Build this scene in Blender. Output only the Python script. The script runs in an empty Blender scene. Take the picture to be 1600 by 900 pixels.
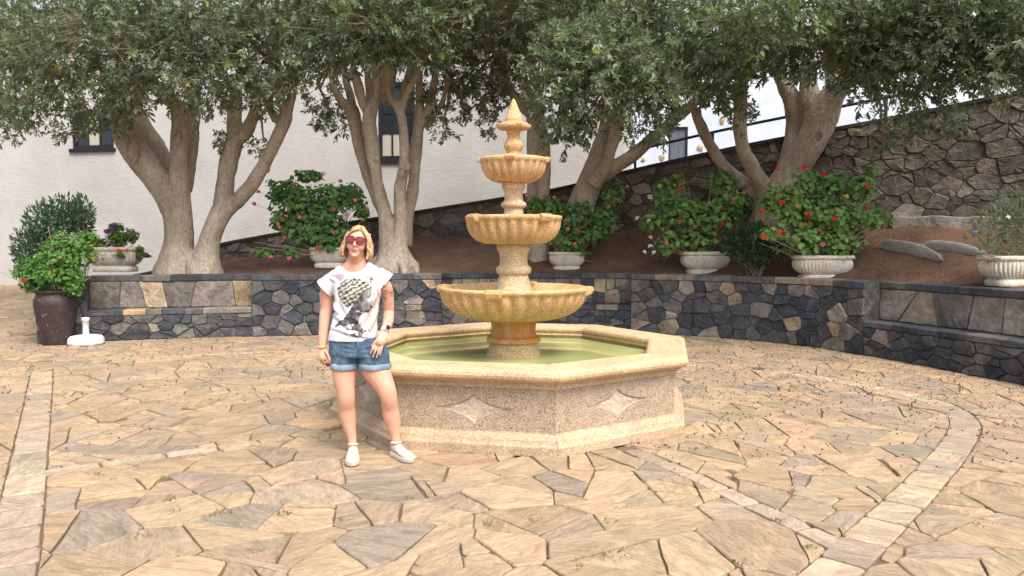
import bpy, bmesh, math, random
import numpy as np
from mathutils import Vector, Matrix, noise
from mathutils.geometry import tessellate_polygon

R = math.radians
rnd = random.Random(7)
scene = bpy.context.scene
COL = scene.collection

# ------------------------------------------------------------------ camera
F_PX, PITCH, CAM_H = 1175.0, 0.062, 1.55
cam_d = bpy.data.cameras.new("camera")
cam_d.sensor_width = 36.0
cam_d.lens = F_PX / 1600.0 * 36.0
cam_d.clip_end = 500
cam = bpy.data.objects.new("camera", cam_d)
COL.objects.link(cam)
cam.location = (0, 0, CAM_H)
cam.rotation_euler = (math.pi / 2 - PITCH, 0, 0)
scene.camera = cam

# ------------------------------------------------------------------ sky, sun, exposure
SUN_EL, SUN_AZ = R(56), R(150)          # azimuth clockwise from +Y (away from the camera) towards +X
world = bpy.data.worlds.new("World")
scene.world = world
world.use_nodes = True
wn, wl = world.node_tree.nodes, world.node_tree.links
wn.clear()
sky = wn.new("ShaderNodeTexSky")
sky.sky_type = 'NISHITA'
sky.sun_disc = False
sky.sun_elevation = SUN_EL
sky.sun_rotation = SUN_AZ
sky.air_density = 1.0
sky.dust_density = 5.0
sky.ozone_density = 1.0
hs = wn.new("ShaderNodeHueSaturation")
hs.inputs['Saturation'].default_value = 0.6
bg = wn.new("ShaderNodeBackground")
bg.inputs['Strength'].default_value = 0.15
wo = wn.new("ShaderNodeOutputWorld")
wl.new(sky.outputs[0], hs.inputs['Color'])
wl.new(hs.outputs[0], bg.inputs['Color'])
wl.new(bg.outputs[0], wo.inputs['Surface'])
sun_d = bpy.data.lights.new("sun", 'SUN')
sun_d.energy = 1.3
sun_d.angle = R(20)
sun_d.color = (1.0, 0.93, 0.82)
sun = bpy.data.objects.new("sun", sun_d)
COL.objects.link(sun)
to_sun = Vector((math.sin(SUN_AZ) * math.cos(SUN_EL), math.cos(SUN_AZ) * math.cos(SUN_EL), math.sin(SUN_EL)))
sun.rotation_euler = to_sun.to_track_quat('Z', 'Y').to_euler()
sun.location = (0, 0, 20)
vs = scene.view_settings
vs.view_transform = 'Standard'
vs.look = 'None'
vs.exposure = 1.06
vs.gamma = 1.0
vs.use_curve_mapping = False
scene.cycles.use_denoising = True
scene.cycles.max_bounces = 6
scene.cycles.transparent_max_bounces = 6

# ------------------------------------------------------------------ helpers
CP, SP = math.cos(PITCH), math.sin(PITCH)
def ray(x, y):
    u, v = (x - 800) / F_PX, (450 - y) / F_PX
    return Vector((u, CP + v * SP, v * CP - SP))
def at(x, y, d):                        # photo pixel -> point at distance d along Y
    r = ray(x, y)
    return Vector((0, 0, CAM_H)) + r * (d / r.y)
def gnd(x, y, z=0.0):                   # photo pixel -> point on the level z
    r = ray(x, y)
    return Vector((0, 0, CAM_H)) + r * ((z - CAM_H) / r.z)
def to_px(p):
    x, y, z = p[0], p[1], p[2] - CAM_H
    zc = y * CP - z * SP
    yc = z * CP + y * SP
    if zc < 0.05:
        return (-9999, -9999)
    return (800 + F_PX * x / zc, 450 - F_PX * yc / zc)

def tag(o, label=None, cat=None, group=None, kind=None):
    if label: o['label'] = label
    if cat: o['category'] = cat
    if group: o['group'] = group
    if kind: o['kind'] = kind
    return o
def empty(name, loc=(0, 0, 0), rz=0.0):
    o = bpy.data.objects.new(name, None)
    o.empty_display_size = 0.1
    COL.objects.link(o)
    o.location = loc
    o.rotation_euler = (0, 0, rz)
    return o
def link_mesh(name, me, parent=None):
    o = bpy.data.objects.new(name, me)
    COL.objects.link(o)
    if parent is not None:
        o.parent = parent
    return o
def set_tint(me, cols):                 # cols: (n,3) per vertex or one colour
    n = len(me.vertices)
    a = me.color_attributes.new("tint", 'FLOAT_COLOR', 'POINT')
    c = np.ones((n, 4), dtype=np.float32)
    cols = np.asarray(cols, dtype=np.float32)
    c[..., :cols.shape[-1]] = cols
    a.data.foreach_set("color", c.ravel())
def make_mesh(name, verts, faces, mat, parent=None, smooth=False, tint=None):
    me = bpy.data.meshes.new(name)
    me.from_pydata([tuple(v) for v in verts], [], faces)
    if mat is not None: me.materials.append(mat)
    if smooth:
        me.polygons.foreach_set("use_smooth", np.ones(len(me.polygons), dtype=bool))
    if tint is not None: set_tint(me, tint)
    me.update()
    return link_mesh(name, me, parent)
def big_mesh(name, V, Q, mat, parent=None, smooth=False, tint=None):
    """numpy verts (n,3) and equal sized faces (m,k)"""
    V = np.asarray(V, dtype=np.float32); Q = np.asarray(Q, dtype=np.int32)
    me = bpy.data.meshes.new(name)
    m, k = Q.shape
    me.vertices.add(len(V)); me.vertices.foreach_set("co", V.ravel())
    me.loops.add(m * k); me.loops.foreach_set("vertex_index", Q.ravel())
    me.polygons.add(m)
    me.polygons.foreach_set("loop_start", np.arange(0, m * k, k, dtype=np.int32))
    me.polygons.foreach_set("loop_total", np.full(m, k, dtype=np.int32))
    if smooth: me.polygons.foreach_set("use_smooth", np.ones(m, dtype=bool))
    if mat is not None: me.materials.append(mat)
    me.update(calc_edges=True)
    if tint is not None: set_tint(me, tint)
    return link_mesh(name, me, parent)
class MB:                               # collects shapes of ONE part
    def __init__(s): s.v = []; s.f = []
    def add(s, v, f):
        n = len(s.v); s.v += [tuple(p) for p in v]; s.f += [tuple(i + n for i in q) for q in f]
    def box(s, a, b, M=None):
        p = [Vector((x, y, z)) for z in (a[2], b[2]) for y in (a[1], b[1]) for x in (a[0], b[0])]
        if M is not None: p = [M @ q for q in p]
        s.add(p, [(0, 2, 3, 1), (4, 5, 7, 6), (0, 1, 5, 4), (1, 3, 7, 5), (3, 2, 6, 7), (2, 0, 4, 6)])
    def tube(s, pts, rad, n=8, cap=True, flat=1.0):
        pts = [Vector(p) for p in pts]
        rings = []
        a = None
        for i, p in enumerate(pts):
            t = (pts[min(i + 1, len(pts) - 1)] - pts[max(i - 1, 0)]).normalized()
            if a is None:
                a = t.cross(Vector((0, 1, 0)) if abs(t.y) < .9 else Vector((1, 0, 0)))
            a = a - t * a.dot(t)
            a.normalize(); b = t.cross(a)
            r = rad[i] if isinstance(rad, (list, tuple)) else rad
            rings.append([p + (a * math.cos(q) + b * math.sin(q) * flat) * r for q in [2 * math.pi * k / n for k in range(n)]])
        v = [q for ring in rings for q in ring]
        f = []
        for i in range(len(pts) - 1):
            for k in range(n):
                f.append((i * n + k, i * n + (k + 1) % n, (i + 1) * n + (k + 1) % n, (i + 1) * n + k))
        if cap:
            f.append(tuple(range(n - 1, -1, -1)))
            f.append(tuple((len(pts) - 1) * n + k for k in range(n)))
        s.add(v, f)
    def lathe(s, prof, n=32, c=(0, 0, 0), rf=None):
        v = []
        for r, z in prof:
            for k in range(n):
                a = 2 * math.pi * k / n
                q = r if rf is None else rf(r, z, a)
                v.append((c[0] + q * math.cos(a), c[1] + q * math.sin(a), c[2] + z))
        f = []
        for i in range(len(prof) - 1):
            for k in range(n):
                f.append((i * n + k, i * n + (k + 1) % n, (i + 1) * n + (k + 1) % n, (i + 1) * n + k))
        s.add(v, f)
    def ball(s, c, r, n=8, m=6, M=None):
        v, f = [], []
        rx, ry, rz = (r, r, r) if not isinstance(r, (tuple, list)) else r
        for i in range(m + 1):
            th = math.pi * i / m
            for k in range(n):
                a = 2 * math.pi * k / n
                p = Vector((rx * math.sin(th) * math.cos(a), ry * math.sin(th) * math.sin(a), rz * math.cos(th)))
                if M is not None: p = M @ p
                v.append(p + Vector(c))
        for i in range(m):
            for k in range(n):
                f.append((i * n + k, (i + 1) * n + k, (i + 1) * n + (k + 1) % n, i * n + (k + 1) % n))
        s.add(v, f)
    def build(s, name, mat, parent=None, smooth=False, tint=None):
        return make_mesh(name, s.v, s.f, mat, parent, smooth, tint)
def remeshed(mb, name, voxel, mat, parent=None, smooth_it=4):
    """melt overlapping closed shapes of one part into one continuous skin"""
    o = mb.build(name, mat)
    m = o.modifiers.new("r", 'REMESH'); m.mode = 'VOXEL'; m.voxel_size = voxel; m.use_smooth_shade = True
    if smooth_it:
        k = o.modifiers.new("s", 'SMOOTH'); k.factor = 0.5; k.iterations = smooth_it
    dg = bpy.context.evaluated_depsgraph_get()
    me = bpy.data.meshes.new_from_object(o.evaluated_get(dg))
    me.name = name
    old = o.data
    o.modifiers.clear()
    o.data = me
    bpy.data.meshes.remove(old)
    if not me.materials: me.materials.append(mat)
    me.polygons.foreach_set("use_smooth", np.ones(len(me.polygons), dtype=bool))
    if parent is not None: o.parent = parent
    return o
def catmull(pts, n=8):
    out = []
    P = [np.array(p, float) for p in pts]
    P = [2 * P[0] - P[1]] + P + [2 * P[-1] - P[-2]]
    for i in range(1, len(P) - 2):
        for k in range(n):
            t = k / n
            a, b, c, d = P[i - 1:i + 3]
            out.append(0.5 * (2 * b + (c - a) * t + (2 * a - 5 * b + 4 * c - d) * t * t + (3 * b - a - 3 * c + d) * t ** 3))
    out.append(P[-2])
    return out
def lerp_table(tab, x):
    xs = [t[0] for t in tab]; ys = [t[1] for t in tab]
    return float(np.interp(x, xs, ys))
class Path:                             # a plan curve with arc length
    def __init__(s, pts, n=10):
        s.p = np.array(catmull(pts, n))
        s.s = np.concatenate([[0], np.cumsum(np.linalg.norm(np.diff(s.p[:, :2], axis=0), axis=1))])
        s.L = s.s[-1]
    def at(s, t):
        return np.array([np.interp(t, s.s, s.p[:, i]) for i in range(s.p.shape[1])])
    def normal(s, t):                   # to the right hand side of the direction of travel
        a, b = s.at(max(t - .1, 0)), s.at(min(t + .1, s.L))
        d = (b - a)[:2]; d /= np.linalg.norm(d)
        return np.array([d[1], -d[0]])

# ---- irregular cells (weighted Voronoi by half plane clipping)
def clip_half(poly, nx, ny, c):         # keep nx*x+ny*y <= c
    out = []
    for i in range(len(poly)):
        a, b = poly[i], poly[(i + 1) % len(poly)]
        da, db = nx * a[0] + ny * a[1] - c, nx * b[0] + ny * b[1] - c
        if da <= 0: out.append(a)
        if da * db < 0:
            t = da / (da - db)
            out.append((a[0] + (b[0] - a[0]) * t, a[1] + (b[1] - a[1]) * t))
    return out
def cells(seeds, bound, sx=1.0, sy=1.0, weights=None):
    """weighted Voronoi cells in anisotropic metric; bound = polygon function or (x0,y0,x1,y1)"""
    S = np.array(seeds, float)
    T = S / np.array([sx, sy])
    W = np.zeros(len(S)) if weights is None else np.array(weights)
    res = []
    for i in range(len(S)):
        d2 = ((T - T[i]) ** 2).sum(1)
        near = np.argsort(d2)[1:26]
        poly = [(bound[0], bound[1]), (bound[2], bound[1]), (bound[2], bound[3]), (bound[0], bound[3])]
        poly = [(x / sx, y / sy) for x, y in poly]
        for j in near:
            nx, ny = 2 * (T[j] - T[i])
            c = (T[j] ** 2).sum() - (T[i] ** 2).sum() + W[i] - W[j]
            poly = clip_half(poly, nx, ny, c)
            if len(poly) < 3: break
        res.append([(x * sx, y * sy) for x, y in poly] if len(poly) >= 3 else None)
    return res
def area(poly):
    return 0.5 * sum(a[0] * b[1] - b[0] * a[1] for a, b in zip(poly, poly[1:] + poly[:1]))
def inset(poly, g):
    if area(poly) < 0: poly = poly[::-1]
    q = list(poly)
    n = len(poly)
    for i in range(n):
        a, b = poly[i], poly[(i + 1) % n]
        dx, dy = b[0] - a[0], b[1] - a[1]
        L = math.hypot(dx, dy)
        if L < 1e-6: continue
        nx, ny = dy / L, -dx / L
        q = clip_half(q, nx, ny, nx * a[0] + ny * a[1] - g)
        if len(q) < 3: return None
    return q
def rough(poly, step, amp, rg, cut=0.22):
    """knock the corners off and make the edges uneven"""
    n = len(poly)
    q = []
    for i in range(n):
        a, p, b = poly[i - 1], poly[i], poly[(i + 1) % n]
        la, lb = math.dist(a, p), math.dist(b, p)
        ca = min(cut * la, step * .35) / max(la, 1e-6) * rg.uniform(.5, 1.2)
        cb = min(cut * lb, step * .35) / max(lb, 1e-6) * rg.uniform(.5, 1.2)
        q.append((p[0] + (a[0] - p[0]) * ca, p[1] + (a[1] - p[1]) * ca))
        q.append((p[0] + (b[0] - p[0]) * cb, p[1] + (b[1] - p[1]) * cb))
    out = []
    for a, b in zip(q, q[1:] + q[:1]):
        L = math.dist(a, b)
        if L < 1e-5: continue
        k = max(1, min(4, int(L / step)))
        nx, ny = (b[1] - a[1]) / L, -(b[0] - a[0]) / L
        for t in range(k):
            u = t / k
            e = rg.uniform(-amp, amp * .12) if t else rg.uniform(-amp * .5, 0)
            out.append((a[0] + (b[0] - a[0]) * u + nx * e, a[1] + (b[1] - a[1]) * u + ny * e))
    return out
def stone_geo(poly, top, bottom, bev, fmap, rg, tilt=0.0, bump=0.0):
    """a prism of the outline with a worn bevel; fmap(u,v,h)->xyz"""
    n = len(poly)
    cx = sum(p[0] for p in poly) / n; cy = sum(p[1] for p in poly) / n
    ext = max(math.dist((cx, cy), p) for p in poly)
    tx, ty = rg.uniform(-tilt, tilt), rg.uniform(-tilt, tilt)
    k = max(0.3, 1 - 1.4 * bev / max(ext, 1e-3))
    hh = lambda x, y: top + tx * (x - cx) + ty * (y - cy)
    v = []
    for x, y in poly: v.append(fmap(x, y, bottom))
    for x, y in poly: v.append(fmap(x, y, hh(x, y) - bev))
    for x, y in poly:
        X, Y = cx + (x - cx) * k, cy + (y - cy) * k
        v.append(fmap(X, Y, hh(X, Y) + rg.uniform(-bump, bump)))
    v.append(fmap(cx, cy, top + rg.uniform(-bump, bump)))
    f = []
    for i in range(n):
        j = (i + 1) % n
        f.append((i, j, n + j, n + i)); f.append((n + i, n + j, 2 * n + j, 2 * n + i))
        f.append((2 * n + i, 2 * n + j, 3 * n))
    return v, f
def with_turn(t, rg):                   # fourth channel turns the grain of each stone
    return (*t[:3], rg.random())
def place_stones(parent, stones, mat, name, limit=290, stuff_name=None):
    """stones: list of (verts, faces, tint). The ones that show largest become objects, the rest one stuff part."""
    sc = []
    stones = [(v, f, with_turn(t, rnd)) for v, f, t in stones]
    for i, (v, f, t) in enumerate(stones):
        P = [to_px(p) for p in v]
        if any(p[0] < -5000 for p in P): sc.append((0, i)); continue
        xs = [p[0] for p in P]; ys = [p[1] for p in P]
        inside = min(max(xs), 1600) - max(min(xs), 0), min(max(ys), 900) - max(min(ys), 0)
        sc.append((max(inside[0], 0) * max(inside[1], 0) if min(inside) > 0 else 0, i))
    sc.sort(reverse=True)
    single = [i for a, i in sc[:limit] if a > 25]
    rest = [i for i in range(len(stones)) if i not in set(single)]
    for i in single:
        v, f, t = stones[i]
        make_mesh(name, v, f, mat, parent, False, t)
    if rest:
        m = MB(); T = []
        for i in rest:
            v, f, t = stones[i]
            m.add(v, f); T += [t] * len(v)
        o = m.build(stuff_name or name + 's_far', mat, parent, False, T)
        o['kind'] = 'stuff'
# ------------------------------------------------------------------ materials
class NT:
    def __init__(s, name):
        s.m = bpy.data.materials.new(name); s.m.use_nodes = True
        s.t = s.m.node_tree; s.t.nodes.clear()
        s.out = s.n('ShaderNodeOutputMaterial')
        s.b = s.n('ShaderNodeBsdfPrincipled')
        s.l(s.b.outputs[0], s.out.inputs[0])
        s._co = None
    def n(s, typ, **kw):
        x = s.t.nodes.new(typ)
        for k, v in kw.items(): setattr(x, k, v)
        return x
    def l(s, a, b): s.t.links.new(a, b)
    def co(s, scale=None, kind='Object'):
        if s._co is None: s._co = s.n('ShaderNodeTexCoord')
        o = s._co.outputs[kind]
        if scale is None: return o
        mp = s.n('ShaderNodeMapping'); mp.inputs['Scale'].default_value = scale
        s.l(o, mp.inputs['Vector']); return mp.outputs[0]
    def noise(s, scale, detail=4, rough=.6, co=None, dist=0.0):
        x = s.n('ShaderNodeTexNoise'); x.inputs['Scale'].default_value = scale
        x.inputs['Detail'].default_value = detail; x.inputs['Roughness'].default_value = rough
        x.inputs['Distortion'].default_value = dist
        s.l(co or s.co(), x.inputs['Vector']); return x.outputs['Fac']
    def voro(s, scale, feat='F1', co=None, out='Distance'):
        x = s.n('ShaderNodeTexVoronoi', feature=feat); x.inputs['Scale'].default_value = scale
        s.l(co or s.co(), x.inputs['Vector']); return x.outputs[out]
    def ramp(s, fac, stops, interp='LINEAR'):
        x = s.n('ShaderNodeValToRGB'); e = x.color_ramp; e.interpolation = interp
        while len(e.elements) < len(stops): e.elements.new(0.5)
        for el, (p, c) in zip(e.elements, stops):
            el.position = p; el.color = (*c, 1) if len(c) == 3 else c
        s.l(fac, x.inputs[0]); return x.outputs[0]
    def mix(s, fac, a, b, mode='MIX'):
        x = s.n('ShaderNodeMix', data_type='RGBA', blend_type=mode)
        for sock, val in ((x.inputs[0], fac), (x.inputs[6], a), (x.inputs[7], b)):
            if hasattr(val, 'is_output'): s.l(val, sock)
            elif isinstance(val, (tuple, list)): sock.default_value = (*val, 1)
            else: sock.default_value = val
        return x.outputs[2]
    def math(s, op, a, b=0.0):
        x = s.n('ShaderNodeMath', operation=op)
        for sock, val in ((x.inputs[0], a), (x.inputs[1], b)):
            if hasattr(val, 'is_output'): s.l(val, sock)
            else: sock.default_value = val
        return x.outputs[0]
    def attr(s, name='tint'):
        x = s.n('ShaderNodeAttribute', attribute_name=name); return x.outputs['Color']
    def bump(s, h, dist=.01, strength=1.0):
        x = s.n('ShaderNodeBump'); x.inputs['Distance'].default_value = dist; x.inputs['Strength'].default_value = strength
        s.l(h, x.inputs['Height']); s.l(x.outputs[0], s.b.inputs['Normal']); return x
    def color(s, c):
        if hasattr(c, 'is_output'): s.l(c, s.b.inputs['Base Color'])
        else: s.b.inputs['Base Color'].default_value = (*c, 1)
    def set(s, rough=.8, spec=.3, metal=0.0):
        s.b.inputs['Roughness'].default_value = rough
        s.b.inputs['Specular IOR Level'].default_value = spec
        s.b.inputs['Metallic'].default_value = metal
        return s
    def translucent(s, color, fac):
        tr = s.n('ShaderNodeBsdfTranslucent'); mx = s.n('ShaderNodeMixShader')
        if hasattr(color, 'is_output'): s.l(color, tr.inputs[0])
        else: tr.inputs[0].default_value = (*color, 1)
        mx.inputs[0].default_value = fac
        s.l(s.b.outputs[0], mx.inputs[1]); s.l(tr.outputs[0], mx.inputs[2]); s.l(mx.outputs[0], s.out.inputs[0])
G = lambda v: (v, v, v)
M = {}
def plain(name, c, rough=.6, spec=.3, metal=0.0):
    t = NT(name); t.color(c); t.set(rough, spec, metal); M[name] = t.m; return t

def stone_mat(name, streak=True, grain=26, contrast=.5, rough=.85, spec=.25, bump=.006):
    t = NT(name)
    at_ = t.n('ShaderNodeAttribute', attribute_name='tint'); base = at_.outputs['Color']
    vr = t.n('ShaderNodeVectorRotate', rotation_type='Z_AXIS')
    t.l(t.co(), vr.inputs['Vector']); t.l(t.math('MULTIPLY', at_.outputs['Alpha'], 6.283), vr.inputs['Angle'])
    mp = t.n('ShaderNodeMapping'); mp.inputs['Scale'].default_value = (1, 3.0, 1) if streak else (1, 1, 1)
    t.l(vr.outputs[0], mp.inputs['Vector']); co = mp.outputs[0]
    n1 = t.noise(3.2, 6, .65, co, .9)
    n2 = t.noise(grain, 5, .7, co)
    n3 = t.noise(140, 2, .6)
    a = t.ramp(n1, [(.28, G(1 - contrast * .75)), (.72, G(1 + contrast * .45))])
    b = t.ramp(n2, [(.3, G(.72)), (.7, G(1.22))])
    c = t.ramp(n3, [(.35, G(.86)), (.65, G(1.12))])
    col = t.mix(1, t.mix(1, base, a, 'MULTIPLY'), b, 'MULTIPLY')
    col = t.mix(1, col, c, 'MULTIPLY')
    t.color(col); t.set(rough, spec)
    h = t.math('ADD', t.math('MULTIPLY', n1, .7), t.math('ADD', t.math('MULTIPLY', n2, .6), t.math('MULTIPLY', n3, .12)))
    t.bump(h, bump, .9)
    M[name] = t.m
stone_mat('paving_stone', True, 14, .5, .82, .25, .02)
stone_mat('wall_stone', False, 16, .8, .8, .3, .05)

t = NT('joint_dirt')
n = t.noise(5, 6, .7); n2 = t.noise(90, 3, .7)
t.color(t.mix(1, t.ramp(n, [(.3, (.12, .088, .062)), (.6, (.21, .15, .10)), (.8, (.15, .13, .07))]), t.ramp(n2, [(.3, G(.55)), (.7, G(1.3))]), 'MULTIPLY'))
t.set(.95, .1); t.bump(n2, .01, .8); M['joint_dirt'] = t.m

t = NT('mortar')
n = t.noise(7, 6, .7); n2 = t.noise(60, 3, .7)
t.color(t.mix(1, t.ramp(n, [(.32, (.045, .045, .05)), (.58, (.11, .108, .105)), (.74, (.28, .26, .23))]), t.ramp(n2, [(.3, G(.6)), (.7, G(1.2))]), 'MULTIPLY'))
t.set(.95, .1); t.bump(n2, .012, .8); M['mortar'] = t.m

t = NT('mortar_brown')
n = t.noise(7, 6, .7); n2 = t.noise(60, 3, .7)
t.color(t.mix(1, t.ramp(n, [(.32, (.08, .068, .058)), (.58, (.14, .12, .102)), (.74, (.24, .21, .18))]), t.ramp(n2, [(.3, G(.6)), (.7, G(1.2))]), 'MULTIPLY'))
t.set(.95, .1); t.bump(n2, .012, .8); M['mortar_brown'] = t.m

def granite(name, cols, stain=0.0, patch=(.5, .42, .3)):
    t = NT(name)
    v = t.voro(170, 'F1', None, 'Color')
    sep = t.n('ShaderNodeSeparateColor'); t.l(v, sep.inputs[0])
    sp = t.ramp(sep.outputs[0], [(0, cols[0]), (.16, cols[0]), (.3, cols[1]), (.62, cols[2]), (.9, cols[3])])
    big = t.noise(1.7, 5, .65)
    mid = t.noise(9, 5, .7)
    col = t.mix(1, sp, t.ramp(big, [(.3, G(.78)), (.7, G(1.14))]), 'MULTIPLY')
    col = t.mix(1, col, t.ramp(mid, [(.3, (.86, .84, .8)), (.72, (1.1, 1.08, 1.02))]), 'MULTIPLY')
    if stain > 0:                       # rust and lime runs
        st = t.noise(3.3, 4, .7, t.co((1, 1, .22)), .4)
        fac = t.ramp(st, [(.60, G(0)), (.72, G(stain))])
        col = t.mix(fac, col, (.42, .2, .045))
        st2 = t.noise(4.7, 4, .7, t.co((1.3, 1, .3)), .2)
        col = t.mix(t.ramp(st2, [(.60, G(0)), (.75, G(.5))]), col, patch)
    t.color(col); t.set(.78, .25)
    t.bump(t.math('ADD', t.math('MULTIPLY', sep.outputs[1], .5), mid), .003, .45)
    M[name] = t.m
granite('granite_panel', [(.20, .15, .11), (.34, .265, .20), (.41, .325, .25), (.52, .43, .34)])
granite('granite_trim', [(.31, .225, .15), (.43, .325, .225), (.49, .385, .27), (.58, .47, .345)], .6)
granite('granite_rim', [(.39, .255, .15), (.54, .38, .23), (.61, .44, .28), (.68, .52, .355)], .25)
granite('granite_gold', [(.36, .21, .095), (.55, .35, .17), (.63, .415, .215), (.71, .50, .29)], .3, (.64, .57, .46))
granite('granite_star', [(.36, .29, .23), (.46, .385, .31), (.53, .455, .375), (.62, .55, .47)])
granite('granite_grey', [(.33, .225, .145), (.5, .365, .235), (.58, .435, .29), (.68, .545, .40)], .0)

# pedestal in the water: rust streaks below the bowl
t = NT('granite_rusty')
v = t.voro(170, 'F1', None, 'Color'); sep = t.n('ShaderNodeSeparateColor'); t.l(v, sep.inputs[0])
sp = t.ramp(sep.outputs[0], [(0, (.2, .13, .06)), (.3, (.42, .29, .14)), (.62, (.52, .37, .2)), (.9, (.6, .46, .28))])
st = t.noise(5.0, 4, .65, t.co((1, 1, .16)), .3)
px_ = t.n('ShaderNodeSeparateXYZ'); t.l(t.co(), px_.inputs[0])
zmask = t.ramp(px_.outputs['Z'], [(.60, G(0)), (.66, G(1))])
col = t.mix(t.math('MULTIPLY', t.ramp(st, [(.42, G(.15)), (.6, G(.85))]), zmask), sp, (.5, .17, .02))
t.color(col); t.set(.7, .3); t.bump(sep.outputs[1], .005, .6); M['granite_rusty'] = t.m

t = NT('granite_algae')                 # inner wall of the basin, wet and yellowed
n = t.noise(4, 5, .7, t.co((1, 1, .5)))
t.color(t.mix(t.ramp(n, [(.3, G(0)), (.7, G(1))]), (.33, .21, .045), (.5, .39, .2)))
t.set(.6, .35); t.bump(t.noise(80, 3), .005, .6); M['granite_algae'] = t.m

t = NT('water')
n = t.noise(1.6, 4, .6)
t.color(t.ramp(n, [(.3, (.30, .33, .13)), (.55, (.38, .41, .175)), (.75, (.44, .46, .23))]))
t.set(.06, .5); t.b.inputs['IOR'].default_value = 1.33
t.bump(t.noise(7, 2, .5), .004, .25); M['water'] = t.m

t = NT('plaster')
n1 = t.noise(.7, 6, .65); n2 = t.noise(6, 5, .65, t.co((1, 1, 2.2)), 1.2); n3 = t.noise(45, 3, .6)
col = t.ramp(n1, [(.3, (.43, .42, .41)), (.7, (.53, .525, .52))])
col = t.mix(1, col, t.ramp(n2, [(.24, G(.82)), (.38, G(1)), (.75, G(1.03))]), 'MULTIPLY')
t.color(col); t.set(.9, .15)
t.bump(t.math('ADD', n2, t.math('MULTIPLY', n3, .1)), .03, .45); M['plaster'] = t.m
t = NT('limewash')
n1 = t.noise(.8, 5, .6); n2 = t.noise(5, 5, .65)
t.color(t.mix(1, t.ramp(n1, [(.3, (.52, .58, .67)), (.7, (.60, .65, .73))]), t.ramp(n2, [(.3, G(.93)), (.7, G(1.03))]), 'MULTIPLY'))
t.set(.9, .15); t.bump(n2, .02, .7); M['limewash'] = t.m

t = NT('soil')
n1 = t.noise(1.4, 6, .7); n2 = t.noise(38, 5, .75); v = t.voro(22)
col = t.ramp(n1, [(.3, (.115, .068, .046)), (.55, (.17, .102, .07)), (.75, (.23, .15, .105))])
col = t.mix(1, col, t.ramp(n2, [(.3, G(.55)), (.7, G(1.35))]), 'MULTIPLY')
t.color(col); t.set(.97, .1)
t.bump(t.math('SUBTRACT', n2, t.math('MULTIPLY', v, .4)), .03, .9); M['soil'] = t.m

t = NT('bark')
n1 = t.noise(2.2, 6, .65, t.co((1, 1, .45))); n2 = t.noise(26, 5, .7, t.co((1, 1, .55))); v = t.voro(17, 'F1', t.co((1, 1, .6)))
col = t.ramp(n1, [(.3, (.31, .245, .185)), (.5, (.44, .36, .28)), (.72, (.56, .49, .41))])
col = t.mix(1, col, t.ramp(n2, [(.28, G(.6)), (.6, G(1.05)), (.8, G(1.2))]), 'MULTIPLY')
spots = t.math('MULTIPLY', t.ramp(v, [(.10, G(1)), (.17, G(0))]), t.ramp(t.noise(3.1, 3), [(.48, G(0)), (.56, G(1))]))
col = t.mix(spots, col, (.09, .065, .05))
t.color(col); t.set(.85, .2)
t.bump(t.math('SUBTRACT', t.math('ADD', n2, t.math('MULTIPLY', n1, 1.5)), t.math('MULTIPLY', spots, .5)), .035, .9); M['bark'] = t.m
plain('scar_wood', (.36, .27, .18), .85)
plain('twig', (.33, .26, .19), .85)

def leaf_mat(name, spec=.4, rough=.42, tr=.22, boost=1.5):
    t = NT(name)
    a = t.attr()
    n = t.noise(30, 2, .5)
    col = t.mix(1, a, t.ramp(n, [(.3, G(.85)), (.7, G(1.12))]), 'MULTIPLY')
    t.color(col); t.set(rough, spec)
    tc = t.mix(1, col, (boost * .92, boost * 1.08, boost * .6), 'MULTIPLY')
    t.translucent(tc, tr); M[name] = t.m
leaf_mat('tree_leaf', .5, .38, .3)
leaf_mat('soft_leaf', .25, .6, .3, 1.7)
def petal(name, c):
    t = NT(name); n = t.noise(60, 2)
    t.color(t.mix(1, c, t.ramp(n, [(.3, G(.8)), (.7, G(1.15))]), 'MULTIPLY')); t.set(.6, .2)
    t.translucent(c, .25); M[name] = t.m
petal('petal_red', (.85, .035, .05)); petal('petal_pink', (.85, .26, .28)); petal('petal_magenta', (.62, .02, .16))
petal('petal_white', (.8, .8, .8)); petal('petal_purple', (.28, .06, .4)); petal('petal_orange', (.8, .18, .05))
petal('petal_yellow', (.7, .55, .08)); petal('petal_blue', (.22, .2, .62))

t = NT('cast_stone')                    # painted planters, mottled, darker in the fine hollows
n1 = t.noise(5, 5, .7); n2 = t.noise(40, 4, .7)
col = t.ramp(n1, [(.3, (.52, .44, .34)), (.5, (.66, .6, .5)), (.72, (.76, .73, .67))])
t.color(t.mix(1, col, t.ramp(n2, [(.3, G(.74)), (.65, G(1.06))]), 'MULTIPLY')); t.set(.85, .2)
t.bump(n2, .008, .7); M['cast_stone'] = t.m

t = NT('clay_jar')
n1 = t.noise(6, 5, .7); n2 = t.noise(9, 6, .75); n3 = t.noise(34, 4, .7)
col = t.ramp(n1, [(.3, (.03, .02, .022)), (.6, (.052, .034, .034)), (.8, (.085, .045, .04))])
fl = t.math('MAXIMUM', t.ramp(n2, [(.63, G(0)), (.655, G(1))]), t.ramp(n3, [(.64, G(0)), (.67, G(1))]))
t.color(t.mix(t.math('MULTIPLY', fl, .8), col, (.4, .36, .34))); t.set(.55, .35); t.bump(n3, .006, .6); M['clay_jar'] = t.m
t = NT('white_resin'); n = t.noise(8, 5, .7)
t.color(t.ramp(n, [(.3, (.68, .68, .66)), (.6, (.82, .82, .81))])); t.set(.5, .4); M['white_resin'] = t.m
plain('black_iron', (.012, .013, .016), .5, .4)
plain('window_paint', (.012, .012, .018), .55, .4)
t = plain('window_glass', (.02, .028, .036), .06, .5)
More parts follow.
